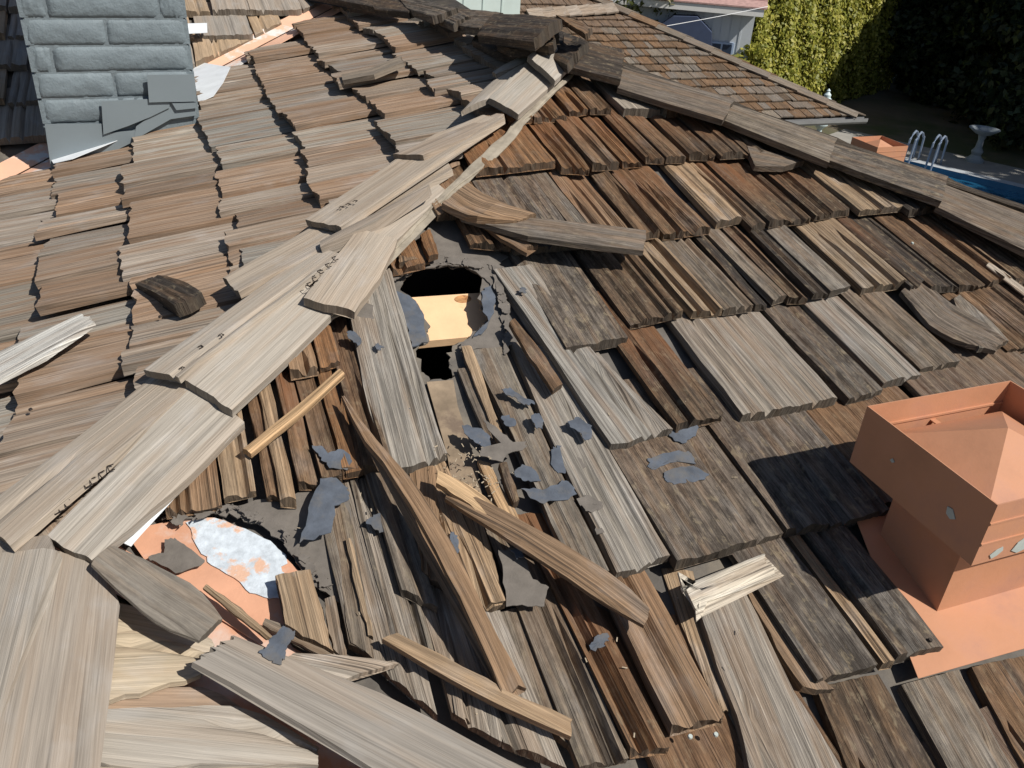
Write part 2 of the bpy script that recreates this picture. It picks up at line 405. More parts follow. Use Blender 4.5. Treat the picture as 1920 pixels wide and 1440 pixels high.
# walls below
ez=(B.P(0,EAVE)).z-.1
cx=T+az(AZ0+180)*1.2
wl=[]
corners=[B.P(EAVE*CS-.4,EAVE-.4),B.P(-hV+(EAVE-VP1)*CS,EAVE-.4),CC.P(aR-hV-.2,.7*S),A.P(aR-.3,EAVE-.4),A.P((EAVE-.41*S)*CS-.4535*S,EAVE-.4),T+kd+az(40,-27)*2.2,T+dn*3.2]
for i,a in enumerate(corners):
    b=corners[(i+1)%len(corners)]
    za=min(a.z,b.z)-.12
    a2=Vector((a.x,a.y,0));b2=Vector((b.x,b.y,0))
    d=(b2-a2).normalized(); nn=d.cross(Z)
    v,f=box_vf((a2+b2)/2+Z*(za/2-.1),(b2-a2).length/2,.08,za/2+.1-.05,d,nn,Z); wl.append((v,f))
link('wall',mesh('wall',*join_vf(wl)),house,M_STUCCO)

# new board seen in the hole, near-black box added below to keep the opening dark
PH=-.085
a0=B.uv(775,561,PH)[1]; a1=B.uv(900,545,PH)[1]; vt=(a0+a1)/2
b0=(B.uv(790,644,PH)[1]+B.uv(880,624,PH)[1])/2
u0=B.uv(740,600,PH)[0]; u1=B.uv(960,600,PH)[0]
sl=(a1-a0)/(B.uv(900,545,PH)[0]-B.uv(775,561,PH)[0])
pl=[(u0,a0-.01),(u1,a1+.01),(u1,b0+.01),(u0,b0+.0)]
pk=link('sheathing_plank',fix(mesh('sheathing_plank',*prism([B.P(u,v,PH) for u,v in pl],B.n,.02))),slopeB,W_RAW); pk['label']='fresh pale pine board glowing inside the torn hole'
ku,kv=B.uv(868,561,PH)
me=mesh('knot',*join_vf([prism([B.P(ku+math.cos(t)*.020*(1 if q==0 else .75),kv+math.sin(t)*.013*(1 if q==0 else .7),PH+.0012+.0006*q) for t in [i*math.tau/18 for i in range(18)]],B.n,.0008) for q in (0,)]))
kn=link('knot',fix(me),slopeB,surf('pine_knot',(.50,.26,.11),.7,.3,60,col2=(.28,.12,.05),sc2=90,lo=.5,hi=.6))
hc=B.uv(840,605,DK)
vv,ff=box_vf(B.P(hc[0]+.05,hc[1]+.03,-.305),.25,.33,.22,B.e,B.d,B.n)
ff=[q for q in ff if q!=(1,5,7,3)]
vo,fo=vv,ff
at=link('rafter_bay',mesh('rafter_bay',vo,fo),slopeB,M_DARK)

# shakes on slope B ---------------------------------------------------------
ctop=lambda u:abs(u)/CS
cbot=lambda u:(VP1+(u+hV)/CS-.030*S)
LB=[ # butt left x,y  right x,y  tone  [options]
 (958,224,1000,221,'o'),(1003,219,1067,214,'o'),(1071,206,1106,204,'o'),(1110,206,1150,204,'b'),(1171,205,1252,207,'c',dict(th=.028)),(1256,210,1290,206,'o'),(1294,208,1336,208,'d'),(1340,212,1372,212,'d'),
 (893,322,1043,303,'o',dict(rust=.6)),(1056,313,1108,318,'o',dict(rust=.8)),(1113,312,1163,307,'b',dict(rust=.8)),(1170,302,1207,303,'o',dict(rust=.8)),(1213,298,1247,298,'b',dict(rust=.6)),(1251,297,1288,294,'b',dict(rust=.6)),(1297,290,1343,287,'b'),(1352,291,1405,287,'d'),(1411,292,1455,286,'d'),(1459,292,1500,286,'d'),
 (820,405,880,398,'f'),(884,452,960,460,'b'),(965,467,1092,452,'D'),(1099,456,1130,452,'g'),(1133,455,1196,447,'f'),(1204,441,1238,437,'b'),(1246,436,1283,437,'b',dict(rust=.6)),(1287,433,1333,430,'b'),(1347,415,1405,402,'t',dict(th=.026,bow=.004)),(1411,422,1438,418,'d'),(1444,417,1523,404,'d',dict(rust=.9)),(1530,402,1597,392,'d'),(1613,398,1702,384,'t'),(1708,398,1762,388,'k'),(1770,402,1822,396,'d'),
 (737,503,797,494,'o'),(545,701,598,690,'f'),(602,687,640,669,'o'),
 (1063,651,1178,631,'D',dict(th=.026,L=1.75*EXP,rust=0,cracks=0)),(1184,606,1281,586,'d'),(1300,583,1356,581,'t'),(1358,580,1413,573,'g'),(1420,571,1444,566,'k'),(1450,562,1475,554,'g'),(1480,558,1517,555,'d'),(1525,553,1554,548,'k'),(1560,545,1594,537,'g'),(1621,538,1700,527,'t',dict(th=.025)),(1711,541,1746,520,'k'),(1751,541,1801,535,'k'),(1806,538,1850,530,'d'),(1856,530,1905,520,'b'),(1910,528,1965,515,'d'),
 (310,962,415,941,'f'),(418,932,478,917,'t'),(482,936,496,934,'o'),(498,925,526,925,'b'),(528,940,558,938,'t'),(561,908,598,904,'b'),(603,897,641,890,'b'),(646,886,676,879,'o'),(684,878,735,868,'d'),
 (1269,802,1357,777,'d'),(1395,778,1574,746,'G',dict(th=.03,cracks=3,skew=.0,mould=0)),(1591,747,1658,729,'D'),(1660,715,1728,701,'G',dict(th=.025)),(1731,690,1801,676,'g',dict(th=.025)),(1895,654,1960,640,'b'),(1963,640,2040,622,'d'),
 (752,1108,820,1138,'g'),(872,1141,949,1128,'t'),
 (1270,1058,1470,998,'D',dict(th=.028,cracks=1)),(1477,994,1557,982,'D',dict(th=.025)),(1560,982,1668,957,'D',dict(th=.025)),
 (656,1203,703,1235,'g'),(706,1238,823,1343,'G',dict(cracks=2)),(853,1334,942,1388,'G'),(945,1391,1060,1442,'G',dict(cracks=1)),(1087,1441,1180,1419,'g',dict(groove=.004)),(1184,1416,1257,1403,'b'),(1262,1373,1361,1347,'f',dict(cracks=1)),
 (1535,1274,1644,1248,'D',dict(th=.025)),(1657,1246,1683,1239,'t'),(1688,1231,1772,1213,'D',dict(th=.03)),
]
right={}
for q in LB:
    xl,yl,xr,yr,tn=q[:5]; o=dict(q[5]) if len(q)>5 else {}
    o.pop('mould',None)
    a=B.uv(xl,yl,0); b=B.uv(xr,yr,0)
    o.setdefault('rust',RNG.choice([0,.25,.5,.8]) if tn in 'bdokf' else .12)
    o.setdefault('cracks',RNG.choice([1,2,2,3]) if xr-xl>45 else RNG.choice([0,1,1]))
    o.setdefault('groove',.0042 if tn in 'bdokfts' else .0017)
    o.setdefault('bow',RNG.uniform(-.002,.002)); o.setdefault('th',.021)
    sk_=o.pop('skew',RNG.uniform(-.02,.02))
    hs=RNG.uniform(-.003,.004)
    shake(B,slopeB,a[0],b[0],a[1],b[1],tn,top=ctop,bot=cbot,skew=sk_,h0=hs,rag=.010 if tn in 'bdokf' else .004,tilt=RNG.uniform(-.008,.008),**o)
# fill: hidden or barely visible stretches of each course, then the courses below the picture
def fill(F,parent,v,ua,ub,tn,key,top=None,bot=None,wmin=.10,wmax=.30,skip=None,**k):
    u=ua
    while u<ub:
        wd=RNG.uniform(wmin,wmax)
        if skip and skip(u,u+wd,v): u+=wd; continue
        gp=RNG.uniform(.005,.018)
        vj=RNG.uniform(-.012,.012)
        t=RNG.choice(tn)
        kk=dict(k); 
        shake(F,parent,u,u+wd-gp,v+vj,v+vj+RNG.uniform(-.009,.009),t,stuff=key,top=top,bot=bot,skew=RNG.uniform(-.025,.025),h0=RNG.uniform(-.007,.009),tilt=RNG.uniform(-.008,.018),bow=RNG.uniform(-.0018,.0018),cracks=RNG.choice([0,0,1,2]) if wd>.14 else 0,**kk)
        u+=wd
def U(x,y): return B.uv(x,y)[0]
kb=dict(top=ctop,bot=cbot,groove=.0035,rag=.008,th=.023,rust=.3)
fill(B,slopeB,.344*S,U(1826,396),.344*S*CS,'dk','B',**kb)
fill(B,slopeB,.452*S,U(1968,515),.452*S*CS,'dk','B',**kb)
fill(B,slopeB,.556*S,U(2043,622),.556*S*CS,'db','B',**kb)
vskip=lambda a,b,v:False
FLG=B.uv(1722,1272); 
fill(B,slopeB,.655*S,U(1672,957),.655*S*CS,'Dbdg','B',**kb)
fill(B,slopeB,.752*S,U(1772,1213)+.30,.752*S*CS,'bdg','B',**kb)
fill(B,slopeB,.85*S,U(1925,1228)+.3,.85*S*CS,'Dgbdg','B',**kb)
fill(B,slopeB,.85*S,-hV+(.85*S-VP1)*CS,U(1375,1400),'gbd','B',**kb)
v=.95
while v*S<EAVE+.05:
    fill(B,slopeB,v*S,-hV+(v*S-VP1)*CS,v*S*CS,'gDbd','B',**kb); v+=.1
flush('B','outer_shakes',slopeB,W_OLD,(.2,.16,.13,.6))

# long shakes laid bare round the hole
def bb(Lp,Rp,hs,tn,**k): return board('shake',B,Lp,Rp,hs,tn,slopeB,**k)
bb([(652,560),(684,740),(728,884)],[(733,500),(782,680),(838,852)],[-.012,0],'G',th=.024,cracks=2,groove=.0012)
bb([(925,505),(1000,613),(1147,836)],[(1000,495),(1095,640),(1262,804)],[-.025,-.01,0],'G',th=.026,cracks=2)
bb([(957,640),(1040,835),(1157,1071)],[(1020,650),(1140,840),(1257,1042)],[-.03,-.015,0],'G',th=.022,cracks=2)
bb([(885,655),(955,800),(1082,1085)],[(945,650),(1030,840),(1143,1068)],[-.03,-.02,0],'g',th=.02,cracks=1)
bb([(866,648),(868,660),(938,842)],[(884,648),(890,660),(952,842)],[-.026,-.012],'t',th=.012,nc=5)
bb([(858,690),(925,850)],[(888,690),(948,842)],[-.035,-.02],'g',th=.012,nc=6)
bb([(900,870),(925,955),(940,985)],[(915,868),(945,940),(958,985)],[-.03,-.02],'t',th=.012,nc=5)
bb([(895,862),(950,985),(975,1020)],[(918,868),(985,990),(1012,1042)],[-.02,-.01],'n',th=.014,nc=7)
bb([(936,868),(962,940)],[(950,866),(975,935)],[-.005,.0],'d',th=.02,nc=5)
bb([(1310,1112),(1322,1180),(1345,1250),(1385,1345),(1418,1480)],[(1395,1105),(1445,1205),(1480,1280),(1530,1360),(1602,1480)],[-.02,0],'G',th=.022,cracks=1)
bb([(1400,1108),(1450,1200),(1500,1285),(1536,1292)],[(1440,1090),(1490,1190),(1530,1262),(1562,1290)],[-.03,-.012],'f',th=.02)
bb([(1530,1290),(1590,1440),(1665,1640)],[(1648,1262),(1757,1440),(1880,1640)],[-.03,0],'d',th=.022,cracks=1,groove=.003)
bb([(1692,1283),(1780,1440),(1890,1640)],[(1798,1255),(1900,1440),(2030,1640)],[-.03,0],'g',th=.024,cracks=2,groove=.002)
bb([(1822,1250),(1925,1440),(2050,1640)],[(1925,1228),(2080,1440),(2230,1640)],[-.03,.0],'b',th=.024,cracks=1,groove=.003)
bb([(1240,1065),(1290,1200),(1350,1330)],[(1300,1070),(1325,1180),(1368,1330)],[-.045,-.02],'t',th=.016)
bb([(600,905),(632,1040),(656,1203)],[(640,895),(672,1040),(703,1235)],[-.03,0],'g',th=.02,cracks=1)
bb([(655,900),(690,1040),(735,1190)],[(735,888),(770,1030),(822,1230)],[-.035,-.012],'g',th=.02,cracks=2,groove=.003)
bb([(648,1010),(662,1080),(690,1190)],[(658,1008),(675,1080),(702,1190)],[-.008,.006],'t',th=.012,nc=4)
bb([(768,880),(775,960),(792,1070)],[(816,874),(822,960),(838,1100)],[-.02,0],'f',th=.018,nc=9,groove=.004)
bb([(826,925),(842,1030),(872,1141)],[(884,905),(925,1040),(949,1128)],[-.02,0],'t',th=.02,cracks=1)
bb([(925,1150),(965,1250),(1000,1345)],[(990,1135),(1020,1240),(1075,1400)],[-.03,-.01],'g',th=.018)
bb([(820,1140),(835,1250),(853,1334)],[(900,1150),(925,1280),(942,1388)],[-.03,-.002],'G',th=.02,cracks=1)
bb([(640,700),(640,790),(650,890)],[(655,690),(672,790),(690,880)],[-.03,-.005],'o',th=.018)
bb([(1788,560),(1800,590),(1837,652)],[(1800,552),(1858,600),(1893,640)],[-.01,.012],'g',th=.016)
bb([(1690,545),(1745,610),(1800,640),(1868,655)],[(1728,522),(1790,570),(1850,605),(1890,636)],[-.012,.016],'s',th=.016,groove=.003)
bb([(788,440),(795,462),(803,478)],[(806,428),(818,458),(822,474)],[-.02,.0],'o',th=.018,nc=5)
bb([(745,470),(750,490)],[(780,455),(785,482)],[-.02,.0],'f',th=.018,nc=5)

# shakes on slope A ---------------------------------------------------------
def atop(u):
    if u<0: return max(0.,-u*.163)
    return u/CS if u<hV else VP1
abot=lambda u: aval(u)-.022*S
uobs={.507:[-.232,-.09,-.005,.05,.154,.235,.325,.36,.397,.47],.5895:[-.198,-.13,-.068,.0156,.0615,.12,.19,.251,.31,.381,.45],.4165:[-.2637,-.18,-.0626,.02,.0974,.15,.20,.237,.31,.38],
 .330:[-.4965,-.41,-.30,-.22,-.1255,-.03,.04,.0942,.15,.199,.27],.2345:[-.6074,-.5,-.42,-.35,-.292,-.22,-.15,-.071,.02,.116,.19],.1475:[-.63,-.56,-.5157,-.45,-.39,-.3251,-.25,-.1855,-.13,-.0675,-.01,.0385]}
ka=dict(top=atop,bot=abot,groove=.0008,rag=.009,th=.024,mat=W_TAN,lift=.034)
rows=[.07,.1475,.2345,.330,.4165,.507,.5895,.675,.762,.85,.94,1.03,1.12,1.21,1.3,1.4]
for v in rows:
    ob=uobs.get(v); lo=-(.4535*S)+(v*S-.41*S)*CS-.02; hi=v*S*CS if v*S<VP1 else aR
    if v<.12: lo=-v*S/.163
    if ob:
        for a,b in zip(ob,ob[1:]):
            if b-a>.11 and RNG.random()<.8: pass
            tn=RNG.choice('aaqmqz'); a_,b_=a*S,b*S-RNG.uniform(.005,.018)
            vj=RNG.uniform(-.022,.022)
            shake(A,slopeA,a_,b_,v*S+vj,v*S+vj+RNG.uniform(-.012,.012),tn,stuff='A',skew=RNG.uniform(-.025,.025),h0=RNG.uniform(-.008,.010),tilt=RNG.uniform(-.006,.020),bow=RNG.uniform(-.004,.001),cracks=RNG.choice([0,0,1]),**ka)
        fill(A,slopeA,v*S,lo,ob[0]*S,'aqzaq','A',wmin=.14,wmax=.3,**ka)
        fill(A,slopeA,v*S,ob[-1]*S,hi,'aqzaq','A',wmin=.14,wmax=.3,**ka)
    else:
        fill(A,slopeA,v*S,lo,hi,'aqzaq','A',wmin=.15,wmax=.34,**ka)
flush('A','outer_shakes',slopeA,W_TAN,(.36,.29,.23,1))

for Lp_,Rp_,t_ in (([(655,392),(428,470)],[(640,436),(436,502)],'q'),([(600,455),(425,500)],[(560,500),(440,535)],'a')):
    board('shake',A,Lp_,Rp_,[-.034,-.012],t_,slopeA,mat=W_TAN,th=.016)
# slope E behind the chimney
kee=dict(top=None,bot=lambda u:-u/CS-.03*S,groove=.002,rag=.005,th=.03,mat=W_PALE)
v=-.52
while v<1.0:
    fill(Ef,slopeE,v*S,-1.25*S,-v*S*CS+.02,'mmt','E',wmin=.13,wmax=.30,**kee); v+=.098
flush('E','outer_shakes',slopeE,W_PALE,(.36,.32,.27,1))
# slope C near the viewer
def cb(F,Lp,Rp,hs,tn,**k): return board('shake',F,Lp,Rp,hs,tn,slopeC,mat=W_PALE,**k)
# here head is at the ridge (left) and butt at the valley (right)
cb(CC,[(150,1195),(260,1180),(405,1228)],[(150,1320),(250,1300),(375,1262)],[-.015,.0],'e',th=.012,cracks=1,edge=.002)
cb(CC,[(150,1130),(225,1128),(330,1160),(395,1195)],[(150,1190),(240,1188),(340,1215),(405,1226)],[-.022,-.01],'e',th=.012)
cb(CC,[(150,1315),(250,1288),(390,1288),(448,1322)],[(150,1330),(250,1326),(380,1326),(455,1330)],[-.028,-.012],'q',th=.012)
cb(CC,[(150,1330),(300,1325),(470,1323),(598,1398)],[(150,1432),(300,1434),(450,1434),(600,1436)],[-.012,.008],'c',th=.02,cracks=1,edge=.003)
cb(CC,[(150,1437),(400,1438),(610,1440)],[(150,1560),(400,1560),(760,1560)],[-.015,.004],'c',th=.02)
ctopC=lambda u:0.; cbotC=lambda u:u/CS-.03*S
for k_ in range(1,9):
    fill(CC,slopeC,k_*.1*S,max(.42*S,k_*.1*S*CS),aR-hV,'act','C',top=ctopC,bot=cbotC,groove=.0014,rag=.004,th=.016,mat=W_PALE)
flush('C','outer_shakes',slopeC,W_PALE,(.42,.37,.31,1))
# back slope shakes (one joined layer)
Dq=outward(Fr(T,az(AZ0+180),az(AZ0+90,-27)),Z)
for k_ in range(1,8):
    v=k_*.27
    fill(Dq,slopeD,v,v*0-1.0,1.6,'dg','D0',top=None,groove=.002,rag=.004,th=.015) if False else None

# hip and ridge caps --------------------------------------------------------
def cap(F,Lp,Rp,hs,tn,mat=W_PALE,**k):
    k.setdefault('th',.016); k.setdefault('groove',.0004); k.setdefault('rag',.003)
    return board('ridge_cap',F,Lp,Rp,hs,tn,house,mat=mat,**k)
# B side of the left hip, ragged paper strip below the caps
board('hip_felt_strip',B,[(1050,150),(950,240),(870,325),(800,390),(700,480),(600,570),(520,640)],[(1085,128),(988,225),(935,290),(860,345),(818,385),(765,440),(640,590)],[.004,.004],(.42,.37,.3,1),house,th=.006,mat=M_PIN,edge=.004,nr=30,nc=6)
# left hip, from the peak downwards; A side (left) then B side (right)
cap(A,[(1012,88),(960,112),(922,134)],[(1020,93),(975,121),(930,137)],[.03,.035],'c')
cap(B,[(1024,73),(990,104)],[(1077,113),(1042,150)],[.04,.055],'c',th=.02)
cap(A,[(968,125),(920,152),(864,207)],[(990,118),(955,150),(918,182)],[.03,.05],'c',bow=.003)
cap(B,[(985,116),(955,145),(918,182)],[(1040,154),(1010,180),(973,213)],[.02,.045],'c',th=.02)
cap(A,[(930,212),(860,240),(735,288)],[(945,214),(880,255),(792,290)],[.015,.035],'a',th=.03)
cap(A,[(905,216),(800,258),(690,335),(572,411)],[(946,222),(850,282),(760,345),(640,424)],[.02,.02,.035],'c',th=.016,bow=-.004)
cap(A,[(840,305),(700,355),(560,440),(418,519)],[(848,318),(720,400),(600,470),(447,548)],[.0,.01,.03],'c',bow=-.003)
cap(A,[(805,345),(700,400),(600,450)],[(800,352),(700,415),(600,462)],[.03,.03],'m',th=.03,nc=4)
cap(B,[(815,340),(740,385),(660,435)],[(835,355),(790,405),(745,450)],[.0,.015],'c')
cap(B,[(672,428),(618,495),(568,558)],[(746,448),(712,520),(664,583)],[.02,.04],'c',th=.022)
cap(A,[(590,462),(430,578),(268,692)],[(640,476),(500,580),(332,706)],[.012,.03,.04],'c',cracks=1)
cap(B,[(560,528),(455,620),(344,712)],[(640,570),(540,670),(436,766)],[.01,.03],'c',th=.022)
cap(A,[(290,700),(150,815),(0,925),(-60,975)],[(372,712),(220,850),(42,1000),(20,1018)],[.006,.03,.04],'c',cracks=1)
cap(B,[(360,714),(220,870),(84,1006)],[(458,790),(320,925),(172,1048)],[.006,.03,.04],'c',th=.022)
# lower ridge, towards the viewer
cap(A,[(-60,1010),(-110,1180),(-180,1420),(-230,1600)],[(106,1032),(52,1190),(-15,1390),(-60,1600)],[.02,.035],'c',th=.02)
cap(CC,[(108,1034),(60,1190),(5,1320),(-45,1500)],[(172,1052),(228,1105),(212,1260),(180,1500)],[.02,.03],'m',th=.02,nr=10)
cap(A,[(30,1010),(10,1020),(-10,1040)],[(90,1003),(95,1015),(100,1030)],[.022,.02],'m',th=.01)
# right hip
cap(B,[(1058,70),(1057,95),(1056,120)],[(1170,92),(1170,120),(1165,148)],[.03,.03],'k',mat=W_OLD,th=.02)
def rcap(tl,tr,br,bl,tn,h=(.03,.03)):   # grain runs along the hip
    return cap(B,[bl,((bl[0]+br[0])/2,(bl[1]+br[1])/2+1),br],[tl,((tl[0]+tr[0])/2,(tl[1]+tr[1])/2),tr],[h[0],h[1]],tn,mat=W_OLD,th=.022,groove=.0013)
rcap((1058,64),(1172,100),(1163,148),(1056,122),'k',(.05,.055))
rcap((1166,128),(1378,184),(1357,223),(1158,163),'s',(.03,.05))
rcap((1366,192),(1569,258),(1556,303),(1352,222),'g',(.03,.05))
rcap((1564,268),(1778,328),(1768,377),(1556,300),'D',(.03,.05))
rcap((1770,345),(1990,425),(1990,500),(1757,386),'s',(.03,.05))
rcap((1985,420),(2240,520),(2240,600),(1980,495),'g',(.03,.05))
# their partners on the far side, seen as a thin lit edge
Df=outward(Fr(T,hd,dn),Z)
Lh=(B.P(CS*1,1)-T).length
for x0,x1 in ((1060,1175),(1172,1380),(1372,1572),(1568,1779),(1772,1990),(1985,2240)):
    ya=105+(x0-1060)*.352-6; yb=105+(x1-1060)*.352-6
    q0=B.uv(x0,ya,.0); q1=B.uv(x1,yb,.0)
    a_=B.P(q0[1]*CS,q0[1]); b_=B.P(q1[1]*CS,q1[1]); dd=(b_-a_).normalized(); side=az(AZ0+90,-20); nn=dd.cross(side); nn=nn if nn.z>0 else -nn
    Fq=Fr(a_,side,dd); Fq.n=nn
    ln=(b_-a_).length; grid=[[(w_,ln*t,.052+.012*t) for w_ in np.linspace(0,.13,7)] for t in np.linspace(0,1,6)]
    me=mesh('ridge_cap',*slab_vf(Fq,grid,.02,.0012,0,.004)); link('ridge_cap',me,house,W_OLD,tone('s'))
# caps on the ridge running away to the upper left, dark, piled and warped
def kcap(Lp,Rp,hs,tn='k',**k): return cap(A,Lp,Rp,hs,tn,mat=W_OLD,groove=.0013,edge=.005,rag=.012,**k)
kcap([(500,-50),(600,-35),(700,-12)],[(520,-18),(610,-5),(700,12)],[.05,.06],'k',th=.03)
kcap([(640,-18),(700,-8),(790,6)],[(650,10),(715,18),(768,22)],[.04,.06],'k',th=.03)
kcap([(748,-4),(800,2),(856,14)],[(764,16),(790,24),(811,31)],[.06,.09],'D',th=.03)
kcap([(812,4),(850,12),(880,28)],[(808,27),(828,36),(847,43)],[.05,.08],'D',th=.03)
kcap([(862,16),(900,18),(940,22)],[(845,44),(870,48),(900,51)],[.06,.08],'D',th=.03)
kcap([(895,60),(940,45),(1010,45)],[(884,76),(940,100),(1005,97)],[.02,.04],'k',th=.03)
kcap([(930,22),(985,22),(1052,30)],[(895,62),(950,68),(1000,73)],[.10,.15],'k',th=.035,bow=.008)
kcap([(1040,26),(1075,34),(1108,50)],[(1058,38),(1078,50),(1100,63)],[.13,.10],'b',th=.02)
kcap([(1020,46),(1060,60),(1100,75)],[(1005,92),(1035,108),(1060,118)],[.03,.05],'k',th=.03)
kcap([(950,55),(990,50),(1045,50)],[(930,80),(960,92),(1040,82)],[.07,.09],'k',th=.03)

# rusty staples on the caps
def staple(x,y,F,h,ang,s=.011):
    u,v=F.uv(x,y,h); c=F.P(u,v,h+.0015); e1=F.e*math.cos(ang)+F.d*math.sin(ang); e2=F.n.cross(e1)
    ps=[]
    for (a,b,hx,hy) in ((0,0,s*.5,.0007),(-s*.5,s*.45,.0007,s*.45),(s*.5,s*.4,.0007,s*.4)):
        ps.append(box_vf(c+e1*a+e2*b,hx,hy,.0007,e1,e2,F.n))
    link('staple',mesh('staple',*join_vf(ps)),house,M_BLACK)
for x,y,a in ((158,912,.3),(170,905,.5),(188,893,.4),(203,880,.6),(100,962,.3),(110,956,.5),(122,948,.4),(578,536,.4),(587,526,.6),(598,512,.3),(612,500,.5),(625,487,.4)):
    staple(x,y,B if x>400 else B,.036,a+.7)
for x,y,a in ((345,690,.4),(380,650,.6),(418,628,.4),(642,388,.2),(655,383,.4),(668,377,.3),(937,155,.4),(943,151,.2),(950,148,.5)):
    staple(x,y,A,.036,a+2.2,.009)
for x,y in ((1334,161),(1341,163),(1347,166),(1338,166)):
    staple(x,y,B,.052,.5,.012)

# valley and hip metal ------------------------------------------------------
def flat(name,F,px,h,mat,parent=house,th=.0015,label=None,cat=None,group=None,jagn=0,lift=None):
    q=[F.uv(x,y,h) for x,y in px]
    if jagn:
        o=[]
        for a,b in zip(q,q[1:]+q[:1]):
            for s_ in range(jagn):
                t=s_/jagn; o.append((a[0]+(b[0]-a[0])*t+RNG.gauss(0,.0022),a[1]+(b[1]-a[1])*t+RNG.gauss(0,.0022)))
        q=o
    pts=[F.P(u,v,h+(lift(u,v) if lift else 0)) for u,v in q]
    ob=link(name,fix(mesh(name,*prism(pts,F.n,th))),parent,mat); setp(ob,label,cat,group); return ob
vx=lambda t:B.P(-hV+t*CS,VP1+t)
vf=[]
wv=.09
for Fq,dirw in ((B,-B.d),(CC,-CC.d)):
    a=P1; b=vx(.85*S)
    side=(B.e*1-B.d*.0) if Fq is B else CC.e
    pts=[a+Fq.n*-.04,b+Fq.n*-.04,b+side*wv+Fq.n*-.04,a+side*wv+Fq.n*-.04]
    vf.append(prism(pts,Fq.n,.002))
vfl=link('valley_flashing',fix(mesh('valley_flashing',*join_vf(vf))),house,M_FADE); vfl['label']='terracotta painted valley metal laid bare at lower left'
flat('valley_flashing',B,[(236,1000),(280,985),(345,972),(420,975),(520,1030),(560,1070),(545,1120),(530,1185),(600,1290),(560,1290),(500,1215),(420,1165),(300,1090)],-.034,M_FADE)
flat('bare_metal_patch',B,[(352,978),(372,970),(402,968),(440,985),(498,1008),(520,1025),(535,1040),(530,1072),(548,1090),(520,1105),(524,1122),(505,1122),(472,1108),(440,1082),(400,1060),(378,1040),(362,1010)],-.031,M_SILVER,jagn=3,label='oval of galvanised metal where the terracotta paint has peeled')
flat('valley_flashing',CC,[(330,1095),(385,1108),(500,1190),(620,1255),(600,1300),(440,1200)],-.036,M_FADE)
board('hip_metal_edge',B,[(452,787),(350,890),(236,1012)],[(456,791),(356,897),(246,1020)],[.006,.01],(.7,.72,.75,1),house,th=.003,mat=M_WHITE,nc=3)
# felt torn back around the silver patch and the hole
flat('torn_felt',B,[(300,972),(345,962),(480,940),(560,925),(640,905),(660,960),(655,1060),(640,1130),(590,1100),(560,1062),(530,1015),(490,985),(440,968),(398,964),(350,975)],-.026,M_FLAKEB,jagn=5,th=.003,label='grey brown felt torn open above the peeled metal')
flat('torn_felt',B,[(728,500),(770,485),(812,405),(870,412),(925,470),(955,480),(930,500),(880,497),(820,492),(775,498),(745,520)],-.040,M_FLAKEB,jagn=5,th=.003)
flat('torn_felt',B,[(905,513),(930,510),(945,560),(960,620),(955,650),(925,655),(885,655),(858,652),(885,628),(918,604),(910,580),(898,560)],-.038,M_FLAKEB,jagn=5,th=.003)
flat('torn_felt',B,[(742,545),(775,560),(792,590),(800,640),(775,650),(760,610)],-.036,M_FLAKE,jagn=4,th=.003)
flat('torn_felt',B,[(903,545),(920,535),(932,560),(925,585),(905,625),(885,632),(915,602),(902,570)],-.034,M_FLAKE,jagn=4,th=.003)
flat('torn_felt',B,[(790,505),(850,488),(925,488),(950,505),(922,535),(900,514),(868,498),(820,497)],-.034,M_FLAKEB,jagn=5,th=.003)
def rim(px,h,amp,mat=M_FLAKEB):
    # short overlapping tongues of torn felt along a line of pixels
    for (x0,y0),(x1,y1) in zip(px,px[1:]):
        for q_ in range(3):
            t=RNG.random(); x=x0+(x1-x0)*t; y=y0+(y1-y0)*t; r1=RNG.uniform(10,24); r2=RNG.uniform(5,11); a0=math.atan2(y1-y0,x1-x0)+RNG.uniform(-.3,.3)
            pts_=[(x+math.cos(a)*r1*math.cos(a0)*RNG.uniform(.7,1.2)-math.sin(a)*r2*math.sin(a0),y+math.cos(a)*r1*math.sin(a0)+math.sin(a)*r2*math.cos(a0)*RNG.uniform(.7,1.2)) for a in [k*math.tau/9 for k in range(9)]]
            uu,vv2=B.uv(x,y,h); k1,k2=RNG.uniform(-.12,.12),RNG.uniform(-.12,.12)
            flat('felt_tongue',B,pts_,h+RNG.uniform(0,.008),mat,jagn=3,th=.002,lift=lambda u,v,uu=uu,vv2=vv2,k1=k1,k2=k2:(u-uu)*k1+(v-vv2)*k2)
rim([(742,520),(775,498),(830,486),(880,492),(925,500),(945,520)],-.034,1)
rim([(935,530),(945,570),(955,620),(948,655)],-.034,1)
rim([(330,975),(430,950),(520,985),(560,1040),(610,1095)],-.022,1)
rim([(660,560),(690,590),(700,600)],-.03,1)
flat('bare_deck',B,[(800,716),(850,712),(858,760),(890,860),(905,930),(850,920),(838,850)],-.040,surf('stained_deck',(.26,.20,.14),.9,.3,18,.001,80,col2=(.16,.12,.09),sc2=12),th=.003)

